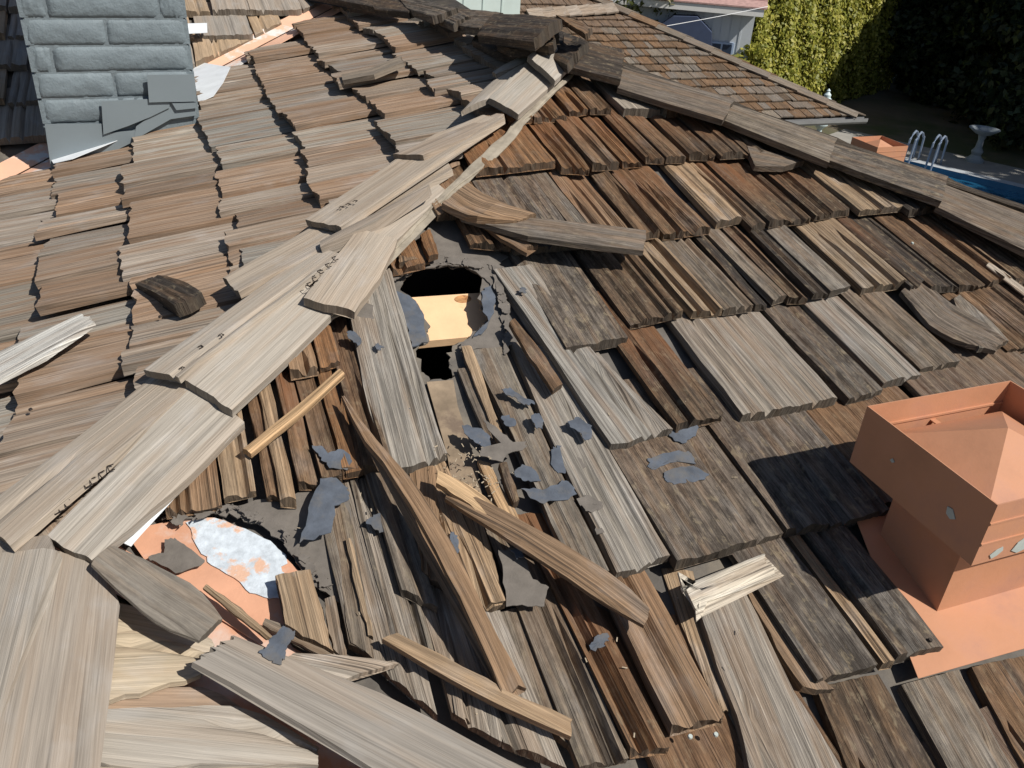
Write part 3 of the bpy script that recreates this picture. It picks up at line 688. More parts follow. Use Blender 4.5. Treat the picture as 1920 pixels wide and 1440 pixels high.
# upper left valley
vf=[]
for Fq,side in ((A,A.e),(Ef,-Ef.e)):
    a=V0+(A.P((1.0*S)*CS,1.0*S)-A.P(0,0)).normalized()*-1.6; dirv=(A.P(CS,1)-A.P(0,0)).normalized(); b=V0+dirv*3.2; a=V0-dirv*1.9
    pts=[a-Fq.n*.03,b-Fq.n*.03,b+side*.13-Fq.n*.03,a+side*.13-Fq.n*.03]
    vf.append(prism(pts,Fq.n,.002))
M_PEACH=surf('faded_terracotta',(.78,.47,.33),.5,.1,6,col2=(.72,.70,.68),sc2=5,lo=.55,hi=.62)
vfl=link('valley_flashing',fix(mesh('valley_flashing',*join_vf(vf))),house,M_PEACH); vfl['label']='faded orange valley metal behind the chimney'
flat('base_flashing',A,[(358,112),(385,118),(432,126),(418,155),(400,180),(372,192)],.0,M_WHITE,label='white metal apron at the right foot of the chimney')
flat('base_flashing',A,[(96,300),(130,288),(250,240),(300,220),(368,190),(372,198),(320,226),(252,250),(135,298),(100,306)],.004,M_WHITE)
flat('base_flashing',A,[(318,205),(330,200),(362,197),(367,202),(340,209),(322,209)],.03,M_WHITE)
flat('metal_tab',Ef,[(349,44),(388,43),(389,61),(351,63)],.035,M_WHITE)

# chimney ------------------------------------------------------------------
base=A.P(*A.uv(95,302)); 
CF=Fr(base,az(AZ0+88.6),-Z); CF.n=az(AZ0+178.6)
chim=empty('chimney',base,parent=None); chim.parent=house; chim.matrix_parent_inverse=house.matrix_world.inverted(); chim['label']='grey blue painted block chimney at upper left'
def cs(x,y): return CF.uv(x,y,0)
sR=cs(362,150)[0]; sL=cs(66,150)[0]
core=box_vf(CF.P((sL+sR)/2,.0,-.30)+Z*.35,(sR-sL)/2-.006,.293,1.25,CF.e,CF.n,Z)
link('mortar_core',mesh('mortar_core',*core),chim,M_MORT)
def brick(s0,s1,z0,z1,face='f'):
    nx,nz=16,6
    W=s1-s0;H=z1-z0; g=.0012
    vs2=[]
    for k in range(nz+1):
        for i in range(nx+1):
            a=i/nx;b=k/nz
            ed=min(a,1-a)*W; eb=min(b,1-b)*H; pr=.0105*min(1,(min(ed,eb)/.03))**.5+.0015
            sag=-.005*math.sin(a*math.pi*2+s0*30) if k==0 else 0
            vs2.append(CF.P(s0+g+(W-2*g)*a+RNG.gauss(0,.0012),-(z0+g+(H-2*g)*b)-sag*0,(-.012+pr+RNG.gauss(0,.0013)) if 0<i<nx and 0<k<nz else -.0075))
    Fq=[(k*(nx+1)+i,k*(nx+1)+i+1,(k+1)*(nx+1)+i+1,(k+1)*(nx+1)+i) for k in range(nz) for i in range(nx)]
    n_=len(vs2)
    bk=[CF.P(s0+g,-(z0+g),-.09),CF.P(s1-g,-(z0+g),-.09),CF.P(s1-g,-(z1-g),-.09),CF.P(s0+g,-(z1-g),-.09)]
    vs2+=bk
    bl=[i for i in range(nx+1)]; tl=[nz*(nx+1)+i for i in range(nx+1)]
    Fq.append(tuple(bl+[n_+1,n_])); Fq.append(tuple(reversed(tl))+(n_+3,n_+2)); 
    Fq.append(tuple([k*(nx+1) for k in range(nz+1)]+[n_+3,n_])); Fq.append(tuple([k*(nx+1)+nx for k in range(nz+1)]+[n_+2,n_+1]))
    Fq.append((n_,n_+1,n_+2,n_+3))
    link('brick',fix(mesh('brick',vs2,Fq,smooth=False,ntop=nx*nz)),chim,M_CHIM)
zz=[ -cs(200,y)[1] for y in (36,86,133,183,231)]
dz=(zz[0]-zz[-1])/4
rowsx=[[95,305],[207],[107],[222],[90,235]]
for i in range(5):
    z0=zz[0]-dz*(i); js=[sL]+[cs(x,60+48*i)[0] for x in rowsx[i]]+[sR]
    for a,b in zip(js,js[1:]): brick(a,b,z0,z0+dz)
for i in range(1,16):
    z0=zz[0]+dz*i; off=[.30,.12,.42][i%3]; js=[sL]; q=sL+off*.5
    while q<sR-.05: js.append(q); q+=.40
    js.append(sR)
    for a,b in zip(js,js[1:]): brick(a,b,z0,z0+dz)
# side bricks (right and left faces)
for sgn,s0 in ((1,sR),(-1,sL)):
    for i in range(-5,16):
        z0=zz[0]+dz*i
        for a,b in ((0,.28),(.28,.58)) if i%2 else ((0,.40),(.40,.58)):
            c=CF.P(s0-sgn*.006,-(z0+dz/2),-(a+b)/2-.002)
            v_,f_=box_vf(c,.012,(b-a)/2-.004,dz/2-.004,CF.e,CF.n,Z)
            link('brick',mesh('brick',v_,f_),chim,M_CHIM)
def cflat(px,h,th=.004,mat=M_CHIMF):
    pts=[CF.P(*cs(x,y),h) for x,y in px]; link('flashing_sheet',fix(mesh('flashing_sheet',*prism(pts,CF.n,th))),chim,mat)
cflat([(275,138),(363,137),(367,187),(340,188),(310,188),(279,189)],.024)
cflat([(190,188),(277,184),(318,190),(317,200),(282,217),(240,234),(194,250)],.016)
cflat([(84,232),(190,231),(193,249),(260,243),(255,262),(180,300),(98,330)],.008)
cflat([(255,236),(319,190),(366,189),(368,215),(320,222),(250,262)],.010)
cflat([(322,191),(366,189),(368,200),(330,204)],.020)

# roof vents ---------------------------------------------------------------
def vent(name,F,base,dL,dF,uN,L,W,h,z0,o,label,near=True):
    """base: pipe corner on the roof; dL left, dF towards viewer"""
    ve=empty(name,base); ve.parent=house; ve.matrix_parent_inverse=house.matrix_world.inverted(); ve['label']=label
    pc=base+dL*o*0
    Wp=W-2*o; Lp=L-2*o
    def pt(a,b,z): return base-dL*a-dF*b+Z*z      # a to the right, b away from viewer
    # pipe: four walls down to the slope
    ring=[pt(0,0,0),pt(Wp,0,0),pt(Wp,Lp,0),pt(0,Lp,0)]
    V=[];Fq=[]
    for q in ring: V.append(q-Z*.25); V.append(Vector((q.x,q.y,base.z+z0+.02)))
    for i in range(4): a=2*i;b=2*((i+1)%4); Fq.append((a,b,b+1,a+1))
    link('pipe',mesh('pipe',V,Fq),ve,M_COPPER)
    # hood: walls with thickness, open top
    t=.0022; zb=base.z+z0; zt=zb+h
    def hp(a,b,z): q=base+dL*(o-a)+dF*(o-b); return Vector((q.x,q.y,z))
    out=[(0,0),(W,0),(W,L),(0,L)]; inn=[(t,t),(W-t,t),(W-t,L-t),(t,L-t)]
    V=[];Fq=[]
    for (a,b),(c,d) in zip(out,inn): V+=[hp(a,b,zb),hp(a,b,zt),hp(c,d,zt),hp(c,d,zb)]
    for i in range(4):
        a=4*i;b=4*((i+1)%4); Fq+=[(a,b,b+1,a+1),(a+1,b+1,b+2,a+2),(a+2,b+2,b+3,a+3),(a+3,b+3,b,a)]
    link('hood',fix(mesh('hood',V,Fq)),ve,M_COPPER)
    # pressed beads on the hood walls
    bd=[]
    for (a,b,c,d,nx_) in ((0,0,W,0,dF),):
        for zf in (.36,.70):
            p0=hp(a,b,zb+h*zf);p1=hp(c,d,zb+h*zf); bd.append(box_vf((p0+p1)/2+dF*.001,(p1-p0).length/2,.0012,.0016,(p1-p0).normalized(),dF,Z))
    p0=hp(t,L-t,zb+h*.62);p1=hp(W-t,L-t,zb+h*.62); bd.append(box_vf((p0+p1)/2+dF*.001,(p1-p0).length/2,.002,.002,(p1-p0).normalized(),dF,Z))
    link('bead',mesh('bead',*join_vf(bd)),ve,M_COPPER)
    # inner pyramid cap with a flat skirt
    i_=.022; zi=zt-h*.42; pk_=hp(W/2,L/2,zi+h*.55)
    V=[hp(i_,i_,zi),hp(W-i_,i_,zi),hp(W-i_,L-i_,zi),hp(i_,L-i_,zi),pk_]+[hp(a,b,zi-.02) for a,b in ((i_,i_),(W-i_,i_),(W-i_,L-i_),(i_,L-i_))]
    Fq=[(0,1,4),(1,2,4),(2,3,4),(3,0,4)]+[(i,(i+1)%4,(i+1)%4+5,i+5) for i in range(4)]
    link('rain_cap',fix(mesh('rain_cap',V,Fq)),ve,M_COPPER)
    # struts holding the cap
    sp_=[]
    for a,b in ((W*.5,t),(W*.5,L-t),(t,L*.5),(W-t,L*.5)):
        q=hp(a,b,zi-.006); q2=hp(W/2,L/2,zi-.006); d=(q2-q).normalized(); sp_.append(box_vf(q+d*.02,.02,.006,.001,d,d.cross(Z),Z))
    link('strut',mesh('strut',*join_vf(sp_)),ve,M_COPPER)
    return ve,hp,zb
dL=az(AZ0-90); dF=az(AZ0+180)
bp_=B.P(*B.uv(1758,1143,-.012),-.012)
ve,hp,zb=vent('roof_vent',B,bp_,dL,dF,B.n,.1*S,.118*S,.042*S,.061*S,.022*S,'terracotta painted square roof vent with flared hood at right')
flp=[(1690,1115),(1695,1190),(1722,1272),(1990,1196),(1990,1120),(1890,1088),(1800,1000),(1650,1000),(1640,1060)]
flat('flange',B,[(1600,960),(1722,1272),(1990,1196),(1860,930)],-.016,M_COPPER,parent=ve)
L_,W_,hh_=.1*S,.118*S,.042*S
def chip(f,pts):
    n=f[2]; c=[f[0]+f[1]*a+Z*b+n*.0016 for a,b in pts]
    link('paint_chip',fix(mesh('paint_chip',*prism(c,n,.001))),ve,M_BARE)
fl=hp(0,0,zb)
chip((fl,-dL,dF),[(.030,.014),(.040,.022),(.052,.026),(.055,.018),(.046,.010),(.036,.006)])
chip((fl,-dL,dF),[(.075,.012),(.082,.026),(.092,.032),(.110,.034),(.112,.010),(.090,.004)])
chip((fl,-dF,dL),[(.052,.050),(.062,.062),(.072,.060),(.070,.048),(.060,.044)])
chip((fl,-dF,dL),[(.190,.062),(.196,.066),(.2,.06),(.194,.058)])
d2=CAM+ray(1645,282)*6.3; d2=Vector((d2.x,d2.y,d2.z-.34))
v2,_,_=vent('roof_vent',B,d2+dF*.0,dL,dF,B.n,.1*S,.1*S,.042*S,.26,.05,'second terracotta vent just showing beyond the right hip')

# ------------------------------------------------------------ loose things on the roof
LG='loose broken wood lying on the roof'
def loose(name,F,Lp,Rp,hs,tn,label,cat='piece of wood',mat=None,**k):
    o=board(name,F,Lp,Rp,hs,tn,None,mat=mat or W_NEW,**k)
    return setp(o,label,cat,LG)
loose('broken_shake',A,[(253,532),(290,548),(328,574)],[(303,514),(345,527),(378,547)],[.012,.03],'k','short charcoal broken shake lying alone on the left slope',th=.03,groove=.003,headrag=.015,mat=W_OLD,rag=.01)
loose('lath_strip',A,[(-20,665),(60,628),(147,587)],[(-20,720),(80,670),(177,601)],[.03,.035],'w','pale flat lath strip at the left edge of the picture',th=.012,groove=.0006)
loose('wooden_stick',B,[(636,690),(550,765),(460,838)],[(646,699),(561,778),(470,850)],[.10,.05,.012],'n','thin round pale stick leaning below the hip caps',cat='stick',th=.014,nc=4,groove=.0015)
loose('twisted_splinter',B,[(640,742),(680,820),(735,890),(800,1000),(850,1090),(900,1200),(940,1300)],[(648,742),(706,822),(775,900),(842,1000),(890,1100),(935,1195),(986,1284)],[.02,.05,.07,.06,.03],'f','long twisted brown splinter with a pale thin upper end',th=.014,groove=.0035,rag=.014,nr=14)
loose('split_strip',B,[(835,932),(950,1005),(1060,1075),(1140,1130),(1205,1166)],[(845,905),(960,965),(1075,1030),(1160,1085),(1224,1142)],[.02,.045,.05,.04],'f','grooved orange brown strip pointing to lower right',th=.015,groove=.0035,rag=.006)
loose('split_strip',B,[(818,905),(880,945),(935,995)],[(822,880),(890,915),(955,968)],[.03,.03],'n','short bright orange splint at the head of the grooved strip',th=.012,groove=.002)
loose('tapered_strip',B,[(718,1196),(820,1258),(930,1318),(1068,1378)],[(745,1186),(850,1238),(960,1300),(1078,1348)],[.03,.035],'t','smooth tan strip lying across the bottom centre shakes',th=.016,groove=.001,cat='strip of wood')
loose('shim',CC,[(538,1232),(590,1262),(640,1272)],[(552,1224),(640,1226),(748,1242)],[.05,.045],'c','white wedge shaped shim on the big grey board',th=.01,cat='shim')
bgb=loose('big_board',CC,[(368,1238),(640,1400),(900,1555)],[(440,1190),(720,1300),(1150,1530)],[.05,.06],'m','long wide grey board with a lengthwise split, bottom left',th=.013,groove=.001,cracks=0,headrag=.008,mat=W_PALE,cat='board')
loose('curved_shake',CC,[(172,1052),(233,1110),(300,1165),(380,1196)],[(213,1018),(275,1045),(367,1093),(424,1156)],[.05,.05,.06],'g','curled grey brown shake bridging the valley at lower left',th=.012,bow=.006,mat=W_PALE,cat='shake',nc=12)
loose('splinter',B,[(380,1100),(440,1150),(500,1196)],[(388,1093),(450,1135),(508,1186)],[.0,.005],'t','frayed tan splinter lying in the orange valley',th=.01,nc=5,groove=.003,cat='splinter')
loose('splinter',B,[(490,1170),(560,1205),(640,1250)],[(500,1158),(570,1190),(655,1228)],[-.005,.0],'g','narrow grey splinter below the silver patch',th=.012,nc=6,cat='splinter')
loose('upright_shake',B,[(517,1078),(530,1130),(533,1172)],[(582,1066),(600,1130),(624,1218)],[.005,.012],'t','short tan shake set upright below the silver patch',th=.022,groove=.002,cat='shake')
loose('upright_shake',B,[(608,1122),(615,1170),(626,1220)],[(628,1116),(640,1180),(652,1234)],[.0,.008],'g','narrow grey shake against the short tan one',th=.018,cat='shake')
loose('pale_splinter',B,[(1278,1098),(1424,1040)],[(1300,1136),(1468,1078)],[.012,.02],(.66,.60,.50,1.),'almost white fibrous splinter near the bottom right',th=.006,groove=.0012,headrag=.035,rag=.013,cracks=6,cat='splinter',nc=12)
loose('weathered_slat',B,[(865,405),(980,440),(1090,455),(1207,468)],[(862,398),(1000,408),(1100,418),(1211,431)],[.03,.05,.06],'s','grey flat slat sticking out from the hip above the hole',th=.018,mat=W_OLD,cat='slat')
loose('split_shake',B,[(828,380),(870,402),(930,412),(965,414)],[(880,342),(905,362),(955,385),(1006,402)],[.03,.05,.05],'f','curved brown split shake on top of the grey slat',th=.02,groove=.004,cat='shake')
loose('split_shake',B,[(900,415),(940,445),(985,470)],[(930,420),(975,440),(1008,458)],[.02,.02],'b','ragged dark brown sliver under the grey slat',th=.014,groove=.004,cat='shake',rag=.015)
loose('small_stick',B,[(955,602),(990,660),(1037,728)],[(966,596),(1010,648),(1054,716)],[.01,.012],'b','short rounded brown stick right of the hole',th=.016,nc=6,groove=.002,cat='stick',mat=W_OLD)
loose('wedge_piece',B,[(1413,306),(1412,309),(1425,311),(1470,311)],[(1400,272),(1420,276),(1450,285),(1508,300)],[.0,.01],'s','wedge of dark shake lying loose below the right hip caps',th=.02,cat='shake',mat=W_OLD)
loose('small_lath',A,[(640,138),(690,128),(750,104)],[(642,150),(700,140),(756,116)],[.02,.03],'g','small grey lath near the top of the left slope',th=.018,cat='lath',mat=W_PALE)
loose('lath_strip',B,[(1850,497),(1880,520),(1925,556)],[(1856,490),(1890,510),(1930,543)],[.0,.0],'c','thin pale strip near the right edge below the hip',th=.006,cat='strip of wood')

FG='torn scraps of roofing felt on the shakes'
def surfh(v):
    for vb in (.1258,.2266,.3425,.452,.558,.655,.752,.85,.95,1.05):
        if v<=vb*S+.012: return -.026*max(0,vb*S-v)/EXP
    return 0
def flake(pts,label,h=None,mat=M_FLAKE,F=B,curl=.0009):
    if h is None:
        vv0=F.uv(sum(p_[0] for p_ in pts)/len(pts),sum(p_[1] for p_ in pts)/len(pts),0)[1]; h=surfh(vv0)+.0055
    q=[F.uv(x,y,h) for x,y in pts]; cu=sum(a[0] for a in q)/len(q); cv=sum(a[1] for a in q)/len(q)
    o=[]
    for a,b in zip(q,q[1:]+q[:1]):
        for s_ in range(4):
            t=s_/4; o.append((a[0]+(b[0]-a[0])*t+RNG.gauss(0,.0016),a[1]+(b[1]-a[1])*t+RNG.gauss(0,.0016)))
    dr=RNG.uniform(0,6.28)
    V=[F.P(cu,cv,h)]; 
    for f_ in (.55,1.):
        for u,v in o:
            du,dv=(u-cu)*f_,(v-cv)*f_; l=(du*math.cos(dr)+dv*math.sin(dr))/.05
            V.append(F.P(cu+du,cv+dv,h+curl*.35*l*l*f_))
    n=len(o); Fq=[(0,1+i,1+(i+1)%n) for i in range(n)]+[(1+i,1+n+i,1+n+(i+1)%n,1+(i+1)%n) for i in range(n)]
    k=len(V); V+=[F.P(cu,cv,h-.001)]+[x-F.n*.0014 for x in V[1+n:1+2*n]]
    Fq+=[(1+n+i,k+1+i,k+1+(i+1)%n,1+n+(i+1)%n) for i in range(n)]+[(k,k+1+(i+1)%n,k+1+i) for i in range(n)]
    ob=link('felt_scrap',fix(mesh('felt_scrap',V,Fq)),None,mat); setp(ob,label,'felt scrap',FG)
flake([(725,755),(740,748),(758,752),(769,765),(760,771),(735,770)],'slate felt scrap on the lower half of the wide grey shake left of the hole')
flake([(697,682),(708,679),(726,692),(700,702)],'triangular felt scrap halfway down the wide grey shake')
flake([(702,648),(710,643),(718,651),(712,658)],'tiny felt scrap high on the wide grey shake')
flake([(648,622),(665,620),(678,640),(672,648),(655,635)],'felt scrap at the upper left edge of the wide grey shake')
flake([(865,800),(875,797),(900,803),(918,818),(920,838),(905,836),(880,822)],'blue grey felt scrap on the bare deck below the hole')
flake([(940,782),(955,778),(968,792),(962,800),(945,798)],'small round felt scrap in the middle shakes, left of its twin')
flake([(995,778),(1010,774),(1020,790),(1018,804),(1003,802)],'small upright felt scrap in the middle shakes, right of its twin')
flake([(940,730),(955,728),(975,740),(1000,752),(1002,758),(980,758),(965,745),(945,738)],'thin crooked felt scrap above the two round ones')
flake([(1067,790),(1085,783),(1108,796),(1110,822),(1095,825),(1085,808),(1070,802)],'blue grey scrap just left of the first long grey shake butt')
flake([(905,785),(935,805),(965,830),(987,828),(985,840),(950,850),(940,867),(900,855),(905,840),(945,830),(915,805)],'large grey brown felt piece with an arm, centre of the picture',mat=M_FLAKEB)
flake([(1035,842),(1045,835),(1062,838),(1066,860),(1060,885),(1045,890),(1034,870)],'oval slate felt scrap standing upright below the two round ones')
flake([(1066,852),(1085,858),(1102,872),(1090,882),(1068,876)],'brown felt scrap touching the oval slate one',mat=M_FLAKEB)
flake([(962,885),(980,870),(1000,878),(1015,905),(990,903),(968,895)],'slate felt scrap shaped like a hump, left of centre bottom')
flake([(975,915),(1010,920),(1055,900),(1070,905),(1083,925),(1060,938),(1020,943),(995,935)],'widest slate felt scrap lying across two long shakes')
flake([(1082,935),(1100,926),(1128,942),(1128,953),(1110,962),(1095,955)],'brown leaf shaped felt scrap beside the widest slate one',mat=M_FLAKEB)
flake([(1255,812),(1275,797),(1305,794),(1312,805),(1300,820),(1280,832),(1262,826)],'uppermost blue scrap on the dark mossy shake at right centre')
flake([(1215,860),(1235,852),(1275,845),(1298,850),(1303,870),(1280,865),(1250,868),(1222,882),(1216,876)],'long crooked blue scrap in the middle of the dark mossy shake')
flake([(1245,885),(1270,875),(1300,874),(1330,890),(1320,900),(1290,903),(1262,908),(1247,900)],'lowest blue scrap on the dark mossy shake')
flake([(580,838),(600,835),(615,848),(640,842),(660,858),(650,880),(625,878),(605,865),(595,850)],'felt scrap caught on the brown shakes under the stick')
flake([(600,898),(625,895),(650,915),(655,935),(630,950),(622,1000),(590,1010),(562,1018),(575,975),(585,930)],'big slate felt sheet hanging below the brown hip shakes',h=.004,curl=.003)
flake([(686,980),(700,965),(722,965),(732,995),(712,998),(700,988)],'small felt scrap on the grooved grey shakes left of the splinter')
flake([(843,998),(852,996),(860,1010),(860,1035),(852,1038),(846,1015)],'narrow felt scrap beside the twisted splinter')
flake([(935,1032),(960,1027),(985,1045),(1000,1085),(1028,1100),(1020,1135),(990,1138),(950,1135),(942,1080)],'large flat grey brown felt sheet under the grooved strip',mat=M_FLAKEB,curl=.002)
flake([(958,1030),(975,1028),(983,1042),(970,1046)],'tiny blue scrap on top of the flat brown felt sheet',h=.014)
flake([(1108,1210),(1120,1190),(1138,1188),(1142,1200),(1130,1212),(1112,1220)],'blue felt scrap in the shadow below the tip of the grooved strip')
flake([(488,1222),(500,1215),(505,1200),(530,1175),(548,1180),(555,1190),(540,1210),(535,1230),(525,1246),(500,1240)],'felt scrap resting on the head of the big grey board',h=.06)
flake([(275,1045),(305,1035),(310,1012),(330,1008),(350,1025),(383,1050),(375,1060),(330,1072),(300,1058)],'brown felt scrap on the orange valley metal beside the silver patch',h=-.02,mat=M_FLAKEB)
flake([(740,1432),(760,1422),(800,1425),(815,1440),(810,1460),(745,1450)],'felt scrap on the big grey board at the bottom edge',h=.065)
flake([(1114,990),(1128,988),(1134,998),(1120,1003)],'tiny brown scrap in the gap between two long grey shakes',mat=M_FLAKEB)
flake([(978,540),(988,540),(984,550),(975,547)],'tiny blue scrap on the pale shake above the small stick')
flake([(640,560),(700,572),(700,598),(680,596),(650,590)],'brown felt shred tucked below the hip cap butt',h=-.01,mat=M_FLAKEB)
# chips, grit and shreds nobody could count
pp=[]
for _ in range(150):
    x=RNG.gauss(882,30) if _<110 else RNG.uniform(500,1400); y=RNG.gauss(895,28) if _<110 else RNG.uniform(480,1400)
    if _<150: pass
    u,v=B.uv(x,y,0)
    if v>.56*S and u<-hV+(v-VP1)*CS+.1: continue
    if abs(u)/CS>v-.05: continue
    if _>=110 and 700<x<950 and 470<y<730: continue
    l=RNG.uniform(.001,.0045); a=RNG.uniform(0,3.14); e1=B.e*math.cos(a)+B.d*math.sin(a)
    pp.append(box_vf(B.P(u,v,surfh(v)+.003),l,RNG.uniform(.0005,.0011),.0005,(e1+B.n*RNG.uniform(-.3,.3)).normalized(),B.n.cross(e1),B.n))
ch=link('wood_chips',mesh('wood_chips',*join_vf(pp)),None,surf('chips',(.36,.30,.22),.8,.3,80)); setp(ch,'scattered pale wood chips and grit on the right slope','wood chips',None,'stuff')
# nails
for x,y,F_ in ((1292,1384,B),(1340,1380,B),(1709,459,B),(1741,1203,B),(1003,104,A),(1062,110,B),(60,772,A),(302,598,A),(434,730,B)):
    u,v=F_.uv(x,y,0); s_=.004
    bm=bmesh.new(); bmesh.ops.create_cone(bm,cap_ends=True,segments=8,radius1=s_,radius2=s_*.8,depth=.003); 
    me=bpy.data.meshes.new('nail'); bm.to_mesh(me); bm.free()
    for vv_ in me.vertices: vv_.co=F_.P(u,v,.006)+F_.e*vv_.co.x+F_.d*vv_.co.y+F_.n*vv_.co.z
    link('nail',me,house,M_BARE if x in(1292,1340,1709) else M_BLACK)

# ------------------------------------------------------------ neighbouring wing with small shingles
GZ=2.7
D=ray(1607,217); GR=CAM+D*((GZ-CAMZ)/D.z)
D=ray(1147,10); hn0=az(AZ0-45).cross(Z); HP=CAM+D*((GR-CAM).dot(hn0)/D.dot(hn0)); GSL=math.degrees(math.atan2(HP.z-GR.z,math.hypot(HP.x-GR.x,HP.y-GR.y)*.7071)); CG=math.cos(R(GSL)); print('GSL',GSL,(HP-GR).length)
G=outward(Fr(GR,az(AZ0+90),az(AZ0+180,-GSL)),Z)
nh=empty('shingled_house',(GR.x,GR.y,0),'neighbouring wing with a small shingled hip roof and pale gutter','house')
gt=-6.5
Gs=sheet('roof_slope',G,[(0,0),(-11,0),(-11,gt),(gt*CG,gt)],-.03,M_DARK,parent=nh)
def Gin(u,v,m=40):
    x,y=proj(G.P(u,v)); return -m<x<1920 and -m<y<300 and x>960
lst=[]
v=0.
gexp=.17
while v>gt+.2:
    u=v*CG-.03
    while u>-10.5:
        wd=RNG.choice([.07,.1,.12,.15,.19]); u1=u; u0=u-wd
        lst.append((u0,u1-.008,v+RNG.uniform(-.015,.015))); u=u0
    v-=gexp
vis=[q for q in lst if Gin((q[0]+q[1])/2,q[2],5) and proj(G.P(q[0],q[2]))[0]>1000]
vis.sort(key=lambda q:-q[2]); keep=vis[:290]; ks=set(id(q) for q in keep)
rest=[]
W_SH=wood('small_shingle_wood',rust=.4,mould=.8,bumpd=.003,brown=.3)
for q in lst:
    u0,u1,vb=q; th=.018; 
    vt=vb-gexp*1.3
    uu=lambda a:min(a,0)
    c1=min(u1,vt*CG) if True else u1
    topR=min(u1,vt*CG); 
    if topR<u0: topR=u0+.01
    P4=[G.P(u0,vt,-.012),G.P(topR,vt,-.012),G.P(u1,vb,.02+RNG.uniform(-.004,.006)),G.P(u0,vb,.02+RNG.uniform(-.004,.006))]
    vf_=prism(P4,G.n,th); uvs=[(u0,0),(u1,0),(u1,.3),(u0,.3)]*2
    if id(q) in ks:
        link('shingle',mesh('shingle',vf_[0],vf_[1],uvs),Gs,W_SH,tone(RNG.choice('bbdssgb'),.18))
    else: rest.append((vf_[0],vf_[1],uvs))
V=[];Fq=[];UVs=[]
for a,b,c in rest:
    o=len(V); V+=a; Fq+=[tuple(i+o for i in t) for t in b]; UVs+=c
ro=link('outer_shingles',mesh('outer_shingles',V,Fq,UVs),Gs,W_SH,(.2,.14,.1,.6)); ro['kind']='stuff'
# hip cap pieces
n_=22
for i in range(n_):
    t0=-6.5*(i/n_); t1=-6.5*((i+1)/n_)-.05
    a=G.P(t0*CG,t0,.045); b=G.P(t1*CG,t1,.03); d=(a-b).normalized(); sd_=az(AZ0+180+0)
    for sgn,side in ((1,G.d*.7-G.e*.7),(-1,az(AZ0+90,-14)*.7-az(AZ0)*-.0)):
        s2=side.normalized(); nn=d.cross(s2); nn=nn if nn.z>0 else -nn
        pts=[b,a,a+s2*.13,b+s2*.13]
        link('ridge_cap',mesh('ridge_cap',*prism(pts,nn,.02)+([(0,0),(0,.3),(.13,.3),(.13,0)]*2,)),nh,W_SH,tone(RNG.choice('gsb')))
# ridge cap row seen crossing the upper part
ra=G.uv(985,24); rb=G.uv(1147,13); nn_=7
for i in range(nn_):
    a=G.P(ra[0]+(rb[0]-ra[0])*i/nn_,ra[1]+(rb[1]-ra[1])*i/nn_,.05); b=G.P(ra[0]+(rb[0]-ra[0])*(i+1)/nn_,ra[1]+(rb[1]-ra[1])*(i+1)/nn_,.065)
    link('ridge_cap',mesh('ridge_cap',*prism([a,b,b+G.d*.22,a+G.d*.22],G.n,.02)+([(0,0),(0,.3),(.13,.3),(.13,0)]*2,)),nh,W_SH,tone('a'))
# gutter: pale trough under the eave
gv=[];N_=60
prof=[(0,0),(.0,-.055),(.07,-.065),(.085,-.04),(.085,0),(.078,0),(.075,-.035),(.065,-.055),(.01,-.05),(.01,0)]
V=[];Fq=[]
for uu_ in (.12,-11):
    for (a,b) in prof:
        q=G.P(uu_,0,-.02)+az(AZ0+180)*(a+.0)+Z*b; V.append(q)
k=len(prof); Fq=[(i,(i+1)%k,(i+1)%k+k,i+k) for i in range(k)]+[tuple(range(k)),tuple(range(2*k-1,k-1,-1))]
link('gutter',fix(mesh('gutter',V,Fq)),nh,surf('gutter_paint',(.22,.225,.23),.4,.1,8))
# walls and far slope
M_GW=surf('wing_wall',(.20,.19,.17),.85,.08,6)
wv_,wf_=box_vf(G.P(-5.8,-3.4,0)*1.0-Z*0,5.2,3.0,1.15,az(AZ0+90),az(AZ0+180),Z)
zc=(GZ-.25)/2; 
wv_=[Vector((q.x,q.y,(GZ-.2) if q.z>G.P(-5.8,-3.4,0).z else -.1)) for q in wv_]
link('wall',mesh('wall',wv_,wf_),nh,M_GW)
pk2=G.P(gt*CS,gt)
far=[G.P(0,0,-.03),pk2-G.n*.03,pk2+az(AZ0)*3-Z*.6, GR+az(AZ0)*13-Z*.05]
link('roof_slope',fix(mesh('roof_slope',*prism(far,Z,.03))),nh,M_DARK)
# pale painted chimney box on that roof
D0=G.P(*G.uv(905,24)); 
e_=az(AZ0+90); 
c_l=G.P(*G.uv(795,30)); c_r=G.P(*G.uv(970,24)); wd_=(c_r-c_l).dot(e_)
pc=empty('roof_curb',(c_l.x,c_l.y,c_l.z)); pc.parent=nh; pc.matrix_parent_inverse=nh.matrix_world.inverted(); pc['label']='pale green painted box on the shingled roof'
M_MINT=surf('mint_paint',(.52,.62,.60),.6,.06,4)
bx=box_vf(c_l+e_*(wd_/2)+az(AZ0)*.4+Z*.3,wd_/2,.4,.6,e_,az(AZ0),Z); link('curb_wall',mesh('curb_wall',*bx),pc,M_MINT)
for i in range(1,5):
    s_=box_vf(c_l+e_*(wd_*i/5)-az(AZ0)*.004+Z*.3,.006,.006,.6,e_,az(AZ0),Z); link('batten',mesh('batten',*s_),pc,surf('mint_batten',(.42,.52,.50),.6) if i==1 else bpy.data.materials['mint_batten'])

